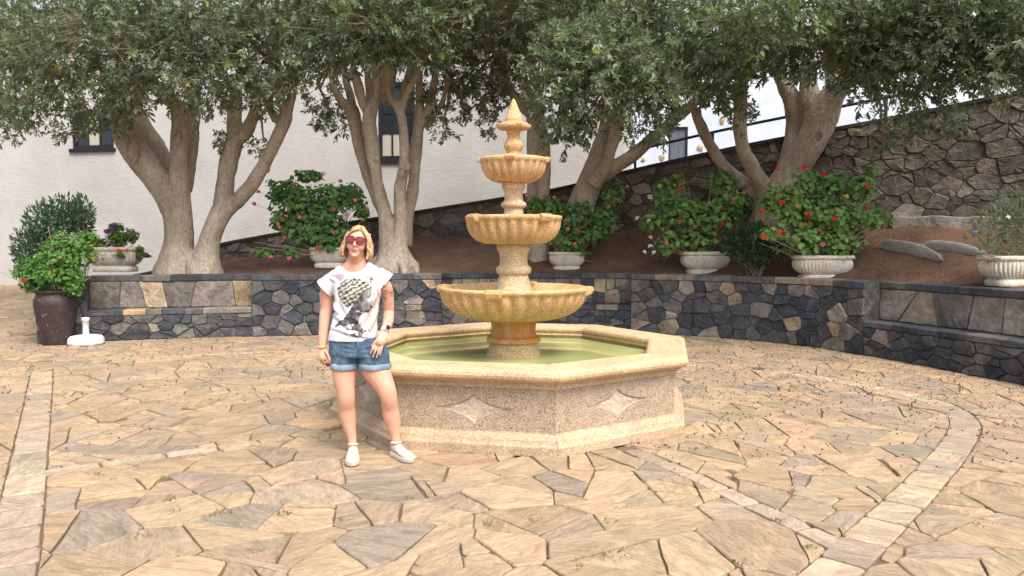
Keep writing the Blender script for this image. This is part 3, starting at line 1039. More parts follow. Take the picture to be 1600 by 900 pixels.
octo_blocks('base_block', [(1.40, 0), (1.672, 0), (1.674, .062), (1.668, .072), (1.655, .078), (1.648, .09), (1.642, .108), (1.628, .124), (1.606, .138), (1.592, .142), (1.590, .150), (1.40, .150)], M['granite_trim'])
octo_blocks('cornice_block', [(1.40, .474), (1.594, .474), (1.598, .492), (1.600, .502), (1.618, .515), (1.634, .526), (1.636, .534), (1.40, .534)], M['granite_trim'])
octo_blocks('rim_block', [(1.33, .536), (1.650, .536), (1.676, .543), (1.692, .560), (1.698, .580), (1.692, .602), (1.676, .618), (1.652, .626), (1.362, .626), (1.338, .620), (1.322, .606), (1.318, .588), (1.328, .570), (1.345, .560)], M['granite_rim'])
octo_blocks('inner_wall', [(1.355, .05), (1.355, .534), (1.395, .534), (1.395, .05)], M['granite_algae'])
# side panels with a sunk four pointed star
PW = 2 * 1.580 * math.sin(math.pi / 8) / 2 - .002
ap = 1.580 * math.cos(math.pi / 8)
def star(hw, hh, n=9):
    pts = []
    tips = [(hw, 0), (0, hh), (-hw, 0), (0, -hh)]
    for i in range(4):
        a, b = tips[i], tips[(i + 1) % 4]
        for k in range(n):
            t = k / n
            c = ((a[0] + b[0]) * .24, (a[1] + b[1]) * .30)
            pts.append(((1 - t) ** 2 * a[0] + 2 * t * (1 - t) * c[0] + t * t * b[0], (1 - t) ** 2 * a[1] + 2 * t * (1 - t) * c[1] + t * t * b[1]))
    return pts
zc, hz = .312, .161
sp_ = star(.295, .108)
outer = [(-PW, -hz), (PW, -hz), (PW, hz), (-PW, hz)]
tri = tessellate_polygon([[Vector((x, y, 0)) for x, y in outer], [Vector((x, y, 0)) for x, y in sp_]])
D_ = .017
pv = [(x, 0, y) for x, y in outer] + [(x, 0, y) for x, y in sp_] + [(x, .07, y) for x, y in outer]
pf = [tuple(t) for t in tri]
pf += [(0, 1, 9 * 4 + 4 + 1, 9 * 4 + 4), (1, 2, 9 * 4 + 6, 9 * 4 + 5), (2, 3, 9 * 4 + 7, 9 * 4 + 6), (3, 0, 9 * 4 + 4, 9 * 4 + 7)]
panel_me = None
for k in range(8):
    a = ROT + (k + .5) * math.pi / 4
    Mx = Matrix.Translation((ap * math.sin(a), -ap * math.cos(a), zc)) @ Matrix.Rotation(a, 4, 'Z')
    if panel_me is None:
        o = make_mesh('side_panel', pv, pf, M['granite_panel'], fountain)
        bm = bmesh.new(); bm.from_mesh(o.data); bmesh.ops.recalc_face_normals(bm, faces=bm.faces)
        if sum(f.normal.y * f.calc_area() for f in bm.faces if len(f.verts) == 3) > 0: bmesh.ops.reverse_faces(bm, faces=bm.faces)
        bm.to_mesh(o.data); bm.free(); panel_me = o.data
        n = len(sp_)
        sv = [(x, 0, y) for x, y in sp_] + [(x * .97, D_, y * .97) for x, y in sp_] + [(0, D_ - .012, 0)]
        sf = [(i, (i + 1) % n, n + (i + 1) % n, n + i) for i in range(n)] + [(n + i, n + (i + 1) % n, 2 * n) for i in range(n)]
        st = make_mesh('star_relief', sv, sf, M['granite_star'], o)
        star_me = st.data
    else:
        o = link_mesh('side_panel', panel_me, fountain)
        st = link_mesh('star_relief', star_me, o)
    o.matrix_local = Mx
# pool floor and water
make_mesh('pool_floor', [oct_pt(k, 1.36, .08) for k in range(8)], [tuple(range(8))], M['granite_algae'], fountain)
WATER_Z = .50
n = 40
make_mesh('water', [oct_pt(k, 1.357, WATER_Z) for k in range(8)], [tuple(range(8))], M['water'], fountain)
# central column, section by section
def lathe_part(name, prof, mat, n=64, rf=None, parent=fountain):
    P = catmull([(r, z) for r, z in prof], 5) if rf is None else prof
    m = MB(); m.lathe([(max(p[0], .0005), p[1]) for p in P], n, rf=rf)
    o = m.build(name, mat, parent, True)
    return o
lathe_part('pedestal', [(.27, .38), (.262, .46), (.256, .50), (.238, .55), (.222, .60), (.218, .615), (.246, .625), (.252, .645), (.246, .668), (.218, .678), (.206, .70), (.204, .75), (.212, .80), (.225, .84)], M['granite_rusty'])
def bowl(name, Rr, zt, zb, rb, nl, amp, mat, th=.035):
    H = zt - zb
    prof = [(.05, zb + .005), (rb * .6, zb), (rb, zb + .004)]
    for i in range(1, 13):
        t = i / 12 * math.pi / 2
        prof.append((rb + (Rr - rb) * math.sin(t) ** .82, zb + .004 + (H - .05) * (1 - math.cos(t)) ** 1.0))
    prof += [(Rr * 1.012, zt - .040), (Rr * 1.018, zt - .022), (Rr * 1.012, zt - .006), (Rr - .012, zt), (Rr - th, zt - .002), (Rr - th - .01, zt - .02), (Rr * .8, zt - .30 * H), (Rr * .5, zt - .5 * H), (.05, zt - .55 * H)]
    def rf(r, z, a):
        w = abs(math.sin(a * nl / 2 + .3))
        k = (zt - .035 - z) / .03
        fade = min(max(k, 0), 1) * min(1, max(0, (r - rb * .75) / (rb * .5)))
        outside = 1.0
        return r - amp * (1 - w) * fade
    nn = nl * 8
    m = MB(); m.lathe(prof[:19], nn, rf=rf); m.lathe(prof[18:], nn)
    o = m.build(name, mat, fountain, True)
    return o
def spouts(parent, Rr, zt, sz, off):
    for k in range(4):
        a = off + k * math.pi / 2
        m = MB()
        w = sz
        pr = [(-.06, -.002), (.02, .008), (.05, .002), (.058, -.02), (.045, -.05), (.01, -.066), (-.06, -.05)]
        n_ = len(pr)
        v = []
        for sx, kx in ((-1, .82), (-.86, 1), (.86, 1), (1, .82)):
            for r, z in pr: v.append((sx * w, -(Rr + r * kx * sz / .055), zt + z * kx * sz / .055))
        f = [(i * n_ + j, i * n_ + (j + 1) % n_, (i + 1) * n_ + (j + 1) % n_, (i + 1) * n_ + j) for i in range(3) for j in range(n_)] + [tuple(range(n_ - 1, -1, -1)), tuple(3 * n_ + j for j in range(n_))]
        m.add(v, f)
        o = m.build('spout', M['granite_gold'], parent)
        o.rotation_euler = (0, 0, a)
b3 = bowl('bowl', .68, 1.135, .825, .22, 32, .052, M['granite_gold'])
spouts(b3, .672, 1.135, .066, R(-14))
m = MB(); m.lathe([(.17, 1.075), (.655, 1.075)], 48); 
m.build('bowl_water', M['water'], b3)
lathe_part('stem', [(.20, .95), (.185, 1.04), (.172, 1.10), (.155, 1.16), (.138, 1.22), (.135, 1.245), (.152, 1.255), (.163, 1.285), (.155, 1.315), (.135, 1.33), (.128, 1.37), (.130, 1.42), (.142, 1.455), (.152, 1.47), (.156, 1.49), (.152, 1.525), (.14, 1.56)], M['granite_grey'])
b2 = bowl('bowl', .438, 1.785, 1.522, .21, 26, .038, M['granite_gold'], .03)
spouts(b2, .428, 1.785, .058, R(38))
lathe_part('stem', [(.12, 1.63), (.10, 1.74), (.092, 1.80), (.088, 1.835), (.090, 1.85), (.112, 1.866), (.118, 1.885), (.110, 1.905), (.090, 1.92), (.084, 1.95), (.086, 1.99), (.096, 2.02), (.106, 2.035), (.108, 2.055), (.104, 2.085), (.09, 2.10)], M['granite_grey'])
b1 = bowl('bowl', .302, 2.312, 2.082, .10, 22, .028, M['granite_gold'], .025)
spouts(b1, .294, 2.312, .042, R(-6))
lathe_part('stem', [(.09, 2.18), (.075, 2.28), (.066, 2.325), (.066, 2.36), (.078, 2.385), (.088, 2.42), (.080, 2.455), (.062, 2.485), (.058, 2.52), (.066, 2.55), (.078, 2.57), (.07, 2.59)], M['granite_gold'], 40)
cap = lathe_part('finial_cap', [(.04, 2.562), (.10, 2.566), (.142, 2.574), (.152, 2.592), (.148, 2.612), (.125, 2.622), (.09, 2.626), (.085, 2.64), (.04, 2.645)], M['granite_gold'], 40)
spouts(cap, .135, 2.615, .026, R(20))
lathe_part('finial', [(.078, 2.636), (.080, 2.66), (.074, 2.68), (.055, 2.735), (.034, 2.79), (.016, 2.832), (.005, 2.846), (.0005, 2.848)], M['granite_gold'], 32)
# ------------------------------------------------------------------ trees of the bed
def soil_base(x, d):                    # z of the soil under photo column x at distance d
    X = (x - 800) / F_PX * d
    return soil_z(X, d)
def make_tree(label, D, limbs, blobs, seed, nleaf, scars=(), leaf_len=.095, drop=()):
    """limbs: lists of (x, y, r_px, depth offset). blobs: crown clumps (x, y, d, rx, ry, rz, weight)"""
    rg = random.Random(seed); nr = np.random.default_rng(seed)
    b = limbs[0][0]
    bx = (b[0] - 800) / F_PX * D
    base = Vector((bx, D, soil_z(bx, D)))
    root = empty('tree', base)
    tag(root, label, 'tree', None)
    m = MB()
    for li, L in enumerate(limbs):
        P = []
        if L[0][1] > 395:                # foot goes down into the soil
            q = at(L[0][0], L[0][1], D + L[0][3]); q.z = min(q.z, soil_z(q.x, q.y)) - .25
            P.append((q.x, q.y, q.z, L[0][2] * 1.15 * D / F_PX))
        for x, y, r, dd in L:
            p = at(x, y, D + dd); P.append((p.x, p.y, p.z, .93 * r * (D + dd) / F_PX))
        Q = catmull(P, 5)
        pts = [Vector(q[:3]) - base for q in Q]
        rad = [max(.012, q[3]) * (1 + .07 * noise.noise(Vector((q[0] * 3, q[2] * 4, seed)))) for q in Q]
        m.tube(pts, rad, 12)
    trunk = remeshed(m, 'trunk', .022, M['bark'], root, 8)
    me = trunk.data; nv = len(me.vertices)
    co = np.zeros(nv * 3, dtype=np.float32); me.vertices.foreach_get('co', co); co = co.reshape(-1, 3)
    nn = np.zeros(nv * 3, dtype=np.float32); me.vertices.foreach_get('normal', nn); nn = nn.reshape(-1, 3)
    dsp = np.array([.016 * noise.noise(Vector((p[0] * 5, p[1] * 5, p[2] * 2.2 + seed))) + .010 * noise.noise(Vector((p[0] * 14, p[1] * 14, p[2] * 6))) + .004 * noise.noise(Vector((p[0] * 30, p[1] * 30, p[2] * 34))) for p in co])
    me.vertices.foreach_set('co', (co + nn * dsp[:, None]).astype(np.float32).ravel()); me.update()
    for x, y, w, h, dd in scars:
        c = at(x, y, D + dd) - base
        k = D / F_PX
        q = MB()
        ring = [c + Vector((w * k * math.cos(a), -.012 - .01 * math.sin(a * 3), h * k * math.sin(a))) for a in np.linspace(0, 2 * math.pi, 15)]
        q.tube(ring, .017, 6, False)
        q.ball(c, (w * k * .85, .02, h * k * .85), 10, 6)
        q.build('branch_scar', M['bark'], root, True)
    # ---- crown: twigs with leaves spread through clumps
    blobs = list(blobs); n_main = len(blobs)
    for bl in list(blobs):               # ragged sprays hanging below and beside the clumps
        if bl[1] < 20: continue
        for _ in range(2):
            k = bl[2] / F_PX
            blobs.append((bl[0] + rg.uniform(-.9, .9) * bl[3] / k, bl[1] + rg.uniform(.35, 1.0) * bl[5] / k, bl[2] + rg.uniform(-.5, .4), rg.uniform(.12, .24), rg.uniform(.12, .22), rg.uniform(.09, .2), 1.0))
    Wt = np.array([bl[3] * bl[5] * bl[6] + .3 * bl[4] * bl[3] * bl[6] for bl in blobs]); Wt /= Wt.sum()
    per = 11
    n_tw = nleaf // per
    which = nr.choice(len(blobs), n_tw, p=Wt)
    C = np.array([tuple(at(bl[0], bl[1], bl[2])) for bl in blobs]); Rr = np.array([bl[3:6] for bl in blobs])
    d = nr.normal(size=(n_tw, 3)); d /= np.linalg.norm(d, axis=1)[:, None]
    rad = nr.uniform(0, 1, n_tw) ** .38
    # uneven outline: radius modulated by a few random waves per clump
    ph = nr.uniform(0, 6.28, (len(blobs), 4))
    az = np.arctan2(d[:, 1], d[:, 0])
    mod = 1 + .16 * np.sin(3 * az + ph[which, 0] + 2.5 * d[:, 2]) + .13 * np.sin(5 * az + ph[which, 1] - 4 * d[:, 2]) + .10 * np.sin(9 * d[:, 2] + ph[which, 2] + 2 * az)
    T = C[which] + d * Rr[which] * (rad * mod)[:, None]
    out = d.copy(); out[:, 2] *= .6
    axis = out * .8 + nr.normal(size=(n_tw, 3)) * .45 + np.array([0, -.15, -.05])
    axis /= np.linalg.norm(axis, axis=1)[:, None]
    # twigs
    tl = nr.uniform(.12, .26, n_tw)
    # leaves
    tw = np.repeat(np.arange(n_tw), per)
    N = len(tw)
    u = np.tile(np.linspace(.15, 1.05, per), n_tw)
    a = axis[tw]
    ref = np.where(np.abs(a[:, 2:3]) < .9, np.array([[0, 0, 1.0]]), np.array([[1.0, 0, 0]]))
    e1 = np.cross(a, ref); e1 /= np.linalg.norm(e1, axis=1)[:, None]
    e2 = np.cross(a, e1)
    th = np.tile(np.arange(per) * 2.4, n_tw) + np.repeat(nr.uniform(0, 6.28, n_tw), per)
    side = e1 * np.cos(th)[:, None] + e2 * np.sin(th)[:, None]
    pos = T[tw] + a * (u * tl[tw])[:, None]
    ld = side * .8 + a * (.45 + .5 * u)[:, None] + np.array([0, 0, -.22]) + nr.normal(size=(N, 3)) * .15
    ld /= np.linalg.norm(ld, axis=1)[:, None]
    nm = np.cross(ld, np.cross(np.array([[0, 0, 1.0]]) + a * .5 + nr.normal(size=(N, 3)) * .45, ld))
    nm /= np.maximum(np.linalg.norm(nm, axis=1), 1e-6)[:, None]
    sd = np.cross(ld, nm)
    ll = leaf_len * nr.uniform(.5, 1.25, N); lw = ll * nr.uniform(.19, .25, N)
    def P_(f, w, h): return pos + ld * (ll * f)[:, None] + sd * (lw * w)[:, None] + nm * (lw * h)[:, None]
    V = np.stack([P_(.02, 0, 0), P_(.35, 1, .35), P_(.72, .75, .2), P_(1, 0, -.3), P_(.72, -.75, .2), P_(.35, -1, .35)], 1)
    Q = np.stack([np.arange(N) * 6 + k for k in (0, 1, 2, 3)], 1)
    Q2 = np.stack([np.arange(N) * 6 + k for k in (0, 3, 4, 5)], 1)
    hue = np.clip(nr.uniform(-.3, 1, n_tw) + nr.uniform(0, .5, len(blobs))[which], 0, 1.3)[tw]
    c0, c1, c2 = np.array([.105, .145, .095]), np.array([.175, .225, .125]), np.array([.26, .305, .22])
    col = c0 + (c1 - c0) * hue[:, None]
    pale = nr.uniform(size=N) < .25
    col[pale] = c2
    yel = (nr.uniform(size=n_tw) < .02)[tw] & (nr.uniform(size=N) < .6)
    col[yel] = (.30, .33, .06)
    col *= nr.uniform(.8, 1.2, N)[:, None]
    cr = big_mesh('crown', (V.reshape(-1, 3) - np.array(base)), np.concatenate([Q, Q2]), M['tree_leaf'], root, False, np.repeat(col, 6, axis=0))
    cr['kind'] = 'stuff'
    # twigs and the boughs that carry the clumps
    tb = MB()
    tops = [at(L[-1][0], L[-1][1], D + L[-1][3]) for L in limbs]
    for bi in range(n_main):
        c = Vector(C[bi])
        t0 = min(tops, key=lambda q: (q - c).length)
        mid = t0.lerp(c, .55) + Vector((rg.uniform(-.2, .2), rg.uniform(-.2, .2), .12))
        tb.tube([p - base for p in (t0, mid, c)], [.035, .026, .012], 6)
    sel = nr.choice(n_tw, min(n_tw, 1500), replace=False)
    for i in sel:
        c = Vector(C[which[i]]); t = Vector(T[i])
        s0 = c.lerp(t, .55) + Vector((rg.uniform(-.08, .08), rg.uniform(-.08, .08), rg.uniform(-.08, .08)))
        e = t + Vector(axis[i]) * float(tl[i])
        tb.tube([s0 - base, t - base, e - base], [.007, .005, .002], 3, False)
    tb.build('twigs', M['twig'], root, True)['kind'] = 'stuff'
    return root

# tree over the pale trough, left of the red-flowered planters
make_tree('broad ficus tree forked into two stems beside the pale trough planter', 13.3, [
    [(276, 424, 36, 0), (277, 405, 29, 0), (280, 360, 23, 0), (272, 318, 25, 0), (250, 285, 23, 0), (222, 252, 22, -.1), (199, 213, 22, -.15), (183, 170, 15, -.2), (176, 130, 11, -.2)],
    [(280, 340, 20, .1), (268, 285, 18, .3), (247, 237, 16, .45), (214, 182, 15, .5), (203, 150, 13, .5), (190, 100, 10, .5)],
    [(284, 350, 18, 0), (281, 300, 17, -.05), (279, 250, 14, -.1), (283, 205, 16, -.1), (280, 172, 15, -.1), (262, 155, 10, -.2), (236, 136, 8, -.3)],
    [(282, 190, 10, -.1), (292, 165, 9, -.15), (304, 140, 8, -.2)],
    [(290, 300, 10, .3), (298, 240, 11, .3), (303, 195, 9, .3), (310, 150, 8, .4)],
    [(322, 424, 28, -.1), (322, 400, 22, -.1), (329, 372, 17, -.1), (338, 345, 16, -.1), (348, 315, 16, 0), (352, 284, 15, .05), (357, 255, 15, .1), (367, 215, 15, .1), (366, 185, 12, .1), (370, 140, 9, .2)],
    [(362, 228, 11, .1), (384, 205, 12, 0), (396, 180, 9, 0), (402, 140, 7, -.1)],
    [(404, 186, 4, 0), (418, 166, 4, 0), (430, 140, 3, 0)],
    [(338, 350, 14, -.05), (352, 330, 14, -.03), (370, 315, 13, -.06), (394, 288, 12, -.15), (416, 250, 11, -.25), (438, 205, 11, -.4), (447, 178, 11, -.4), (438, 150, 7, -.4), (434, 110, 6, -.4)],
    [(447, 182, 9, -.4), (455, 158, 7, -.4), (461, 120, 5, -.4)],
    [(432, 190, 7, -.4), (416, 165, 5, -.5), (408, 140, 4, -.5)],
    [(250, 426, 12, -.1), (262, 405, 14, -.05), (270, 380, 12, 0)], [(305, 424, 15, -.25), (300, 405, 12, -.1), (292, 385, 8, 0)],
], [(60, 60, 12.6, 1.0, 1.0, .75, 1), (120, 130, 12.3, .85, .9, .55, 1), (50, 120, 12.8, .9, .9, .65, 1), (10, 165, 12.9, .55, .6, .35, .6), (170, 165, 12.4, .5, .6, .38, .8), (140, 190, 12.4, .36, .4, .16, 1.0),
    (160, 40, 11.8, 1.3, 1.1, .85, 1), (250, 90, 12.0, 1.1, 1.0, .7, 1), (330, 120, 12.1, .9, .9, .5, 1), (300, 30, 11.9, 1.2, 1.1, .8, 1), (400, 90, 12.2, .9, .9, .6, 1),
    (420, 30, 12.3, 1.1, 1.0, .8, 1), (440, 130, 12.6, .45, .5, .3, .6), (230, 140, 12.3, .5, .5, .3, .7), (340, 150, 12.4, .45, .5, .25, .5), (250, -70, 12.3, 2.6, 2.0, 1.0, .55), (150, -190, 10.0, 1.9, 1.5, .6, .14), (420, -180, 10.2, 1.9, 1.5, .6, .14), (80, -50, 12.8, 1.8, 1.8, 1.0, .55), (300, 60, 13.8, 2.4, 1.3, 1.0, .6),
    (360, 215, 13.5, .22, .2, .16, .25), (412, 222, 13.2, .2, .2, .16, .2)],
  41, 36000, [(206, 236, 8, 17, -.42), (276, 216, 5, 9, -.32), (290, 206, 4, 6, -.3)])
# dark foliage of the next tree, beyond the picture's left edge
make_tree('dark ficus tree leaning in behind the clay jar beside the house', 15.2, [
    [(-150, 452, 26, 0), (-140, 400, 20, 0), (-120, 300, 17, 0), (-80, 200, 14, 0), (-30, 120, 10, 0), (10, 60, 6, 0)],
    [(-140, 330, 14, 0), (-190, 240, 12, 0), (-210, 140, 8, 0)],
], [(10, 60, 15.0, 1.1, 1.2, 1.0, 1), (20, 150, 14.9, .8, .8, .5, 1), (-90, 90, 15.2, 1.6, 1.4, 1.2, .8), (5, 190, 14.7, .4, .4, .3, .7), (60, 20, 15.4, 1.2, 1.2, .9, .9)], 43, 9000)
make_tree('slender ficus with many upright stems in front of the tall window', 13.4, [
    [(613, 418, 34, 0), (612, 400, 25, 0), (610, 375, 20, 0), (602, 338, 13, 0), (594, 308, 12, 0), (588, 275, 10, -.1), (582, 235, 12, -.15), (577, 195, 12, -.15), (580, 172, 11, -.15), (588, 150, 9, -.15), (588, 120, 8, -.2), (583, 85, 7, -.2), (584, 40, 6, -.2)],
    [(600, 335, 10, .15), (582, 295, 9, .2), (570, 262, 9, .2), (563, 232, 11, .2), (556, 198, 12, .2), (549, 170, 11, .2), (534, 158, 7, .1), (520, 132, 5, .1), (512, 100, 4, .1)],
    [(553, 180, 8, .2), (548, 150, 7, .3), (540, 122, 6, .3), (536, 80, 5, .3)],
    [(577, 180, 8, -.1), (565, 158, 7, -.1), (560, 138, 9, -.1), (554, 112, 6, -.1), (550, 80, 5, -.1)],
    [(574, 180, 6, .3), (577, 140, 7, .4), (571, 90, 6, .4), (570, 50, 5, .4)],
    [(622, 410, 22, -.1), (624, 380, 15, -.1), (626, 345, 12, -.1), (625, 300, 10, -.15), (630, 262, 9, -.2), (632, 232, 8.5, -.2), (629, 190, 8, -.2), (622, 166, 9, -.2), (610, 153, 7, -.2), (605, 125, 7, -.25), (607, 85, 6.5, -.25), (606, 40, 6, -.3)],
    [(626, 172, 8, -.2), (634, 150, 6.5, -.25), (648, 122, 6, -.3), (664, 90, 5, -.4), (683, 58, 4, -.5)],
    [(631, 156, 7, -.2), (640, 118, 8, -.1), (651, 75, 7, -.1), (655, 30, 6, -.1)],
    [(630, 385, 15, .2), (637, 340, 11, .25), (646, 290, 10, .3), (648, 255, 10, .3), (651, 222, 10, .3), (655, 188, 9, .3), (655, 150, 7, .3), (655, 110, 6.5, .3), (656, 60, 6, .3)],
    [(656, 198, 7, .3), (668, 175, 7, .2), (674, 150, 6, .2), (680, 118, 5.5, .2), (684, 80, 5, .2)],
    [(662, 195, 5, .3), (682, 175, 5, .4), (694, 150, 4, .5), (698, 120, 4, .5)],
    [(608, 150, 7, .4), (612, 110, 8, .5), (614, 60, 7, .5)],
    [(604, 165, 9, .45), (598, 120, 7, .5), (597, 70, 6, .5)],
    [(588, 422, 7, -.35), (600, 406, 10, -.15), (606, 385, 9, 0)], [(632, 424, 7, -.4), (624, 408, 9, -.2), (616, 388, 9, 0)], [(650, 420, 7, -.1), (638, 404, 9, -.05), (628, 385, 9, 0)], [(575, 420, 6, 0), (594, 403, 9, 0), (604, 380, 9, 0)],
], [(540, 40, 12.0, .95, .9, .65, 1), (600, 30, 11.8, .95, .9, .55, 1), (520, 90, 12.3, .5, .6, .35, .8), (660, 40, 12.2, .9, .9, .55, 1), (620, 70, 12.0, .5, .5, .25, .8),
    (500, 140, 14.2, .45, .4, .5, .45), (520, 180, 14.2, .35, .35, .25, .35), (700, 110, 14.0, .7, .6, .6, .6), (730, 160, 14.2, .6, .5, .4, .5), (692, 190, 14.2, .22, .2, .18, .3), (560, -60, 12.4, 2.0, 1.7, .9, .5), (620, -180, 10.3, 1.9, 1.5, .6, .14), (700, -40, 12.8, 1.9, 1.7, .9, .6), (600, 20, 14.0, 2.6, 1.0, .9, .7), (765, 180, 14.3, .3, .3, .25, .4)],
  47, 29000, [(627, 268, 3.5, 6, -.38), (636, 260, 3.5, 5, -.38)])
make_tree('shaded ficus tree standing directly behind the fountain finial', 14.0, [
    [(842, 425, 22, 0), (842, 380, 18, 0), (840, 320, 17, 0), (838, 270, 16, 0), (837, 225, 15, 0), (836, 185, 14, 0), (826, 150, 10, 0), (812, 105, 8, 0), (806, 60, 7, 0)],
    [(848, 330, 12, -.2), (850, 270, 11, -.25), (851, 225, 10, -.25), (842, 188, 11, -.2), (838, 140, 9, -.2), (828, 90, 8, -.2), (820, 40, 7, -.2)],
    [(830, 180, 9, .1), (805, 152, 8, .1), (790, 125, 7, .1), (778, 80, 6, .1)],
    [(836, 190, 5, -.1), (818, 140, 3.5, -.2), (790, 100, 3, -.3)],
], [(770, 60, 13.6, 1.0, 1.0, .8, 1), (800, 110, 14.2, .8, .7, .5, .7), (740, 120, 14.4, .7, .6, .5, .6), (770, 150, 14.5, .45, .4, .3, .5), (740, 20, 13.0, 1.1, 1.1, .6, 1), (830, 20, 12.6, 1.1, 1.1, .6, 1), (800, 40, 14.6, 2.2, .8, 1.1, .8), (800, -60, 13.4, 2.2, 1.8, .8, .5)],
  53, 17000, [(849, 237, 4, 8, -.42)])
make_tree('leaning ficus tree with a bright clump of leaves right of the fountain finial', 13.9, [
    [(888, 405, 27, 0), (897, 355, 25, 0), (912, 312, 23, 0), (927, 270, 20, 0), (940, 232, 17, 0), (948, 200, 14, 0), (950, 170, 12, 0), (948, 120, 9, -.2)],
    [(925, 290, 16, -.2), (945, 262, 11, -.25), (956, 230, 10, -.3), (963, 200, 11, -.3), (970, 165, 11, -.3), (975, 120, 9, -.3)],
    [(940, 275, 14, -.05), (965, 258, 12, -.1), (990, 242, 11, -.1), (1022, 214, 9.5, -.2), (1050, 190, 9, -.2), (1085, 160, 8, -.3), (1110, 120, 6, -.3)],
], [(870, 110, 10.9, .5, .55, .45, 1), (940, 90, 10.6, .6, .6, .5, 1), (1000, 110, 10.7, .6, .6, .45, 1), (1050, 135, 10.9, .42, .5, .3, .9), (880, 165, 11.0, .45, .45, .36, .9), (950, 150, 10.8, .6, .5, .38, 1), (1010, 165, 11.0, .4, .4, .22, .8), (910, 195, 11.3, .42, .4, .2, .6),
    (900, 55, 10.8, .5, .5, .3, .7), (960, 30, 11.8, 1.0, 1.0, .5, .8), (1060, 60, 11.8, 1.0, 1.0, .6, .9), (900, 10, 12.4, 1.2, 1.2, .6, .7), (1000, -50, 12.2, 2.2, 1.8, .8, .5), (880, -180, 10.3, 1.8, 1.5, .6, .14), (1100, -180, 9.8, 1.7, 1.4, .6, .14), (1000, 70, 13.5, 1.6, .7, .8, .7), (1100, 110, 12.6, .5, .5, .5, .8), (1010, 195, 12.2, .25, .25, .12, .4)],
  59, 31000, [(960, 205, 3, 7, -.62)])
make_tree('stout ficus tree with three splayed stems against the ramp wall', 12.95, [
    [(1196, 400, 36, 0), (1200, 350, 34, 0), (1208, 315, 31, 0), (1228, 282, 25, 0), (1248, 252, 24, 0), (1272, 212, 25, 0), (1286, 178, 27, 0), (1300, 150, 20, -.1), (1318, 130, 15, -.15), (1330, 105, 12, -.2), (1345, 50, 9, -.3)],
    [(1222, 290, 18, .3), (1238, 240, 19, .35), (1246, 195, 19, .35), (1240, 160, 17, .35), (1224, 130, 12, .35), (1208, 95, 9, .35), (1196, 40, 7, .35)],
    [(1270, 215, 18, .1), (1268, 170, 18, .1), (1264, 135, 15, .1), (1262, 90, 11, .1)],
    [(1205, 318, 22, -.1), (1192, 290, 15, -.2), (1176, 262, 13, -.25), (1162, 235, 12, -.3), (1156, 205, 11, -.3), (1157, 170, 11, -.3), (1160, 120, 9, -.3)],
    [(1195, 315, 15, 0), (1160, 285, 11, .05), (1132, 260, 9.5, .1), (1112, 232, 9, .1), (1095, 195, 9, .1), (1080, 160, 7, .1)],
    [(1292, 165, 14, .2), (1300, 130, 11, .3), (1290, 80, 8, .3)],
], [(1130, 60, 10.8, .7, .7, .5, 1), (1170, 20, 9.6, .55, .55, .28, .9), (1240, 10, 9.4, .5, .55, .22, .8), (1180, 80, 10.9, .6, .6, .35, 1), (1130, 130, 11.3, .42, .45, .35, .9), (1150, 170, 11.5, .28, .3, .18, .6),
    (1260, 60, 10.9, .9, .8, .45, 1), (1340, 60, 10.6, .9, .8, .55, 1), (1420, 90, 10.3, .7, .7, .42, 1), (1500, 70, 10.0, .7, .7, .5, 1), (1570, 60, 9.6, .55, .6, .45, 1), (1560, 110, 9.7, .4, .4, .18, .8), (1370, 120, 10.9, .5, .5, .22, .7), (1450, 135, 10.9, .45, .4, .2, .6), (1400, 20, 10.2, 1.0, 1.0, .5, 1), (1530, 10, 9.6, .9, .9, .5, 1),
    (1410, 170, 11.3, .42, .35, .2, .5), (1380, 205, 11.5, .38, .3, .14, .35), (1470, 170, 11.2, .16, .15, .2, .3), (1640, 60, 9.4, .8, .9, .7, .8), (1300, -50, 10.8, 2.4, 2.0, .8, .5), (1500, -50, 10.2, 2.0, 1.8, .8, .5), (1330, -190, 9.0, 1.6, 1.5, .6, .14), (1560, -190, 8.2, 1.5, 1.4, .6, .14), (1210, 40, 12.4, 1.0, .6, .7, .7), (1330, 95, 12.2, .5, .4, .35, .5)],
  61, 42000, [(1279, 212, 4, 7, -.6)])
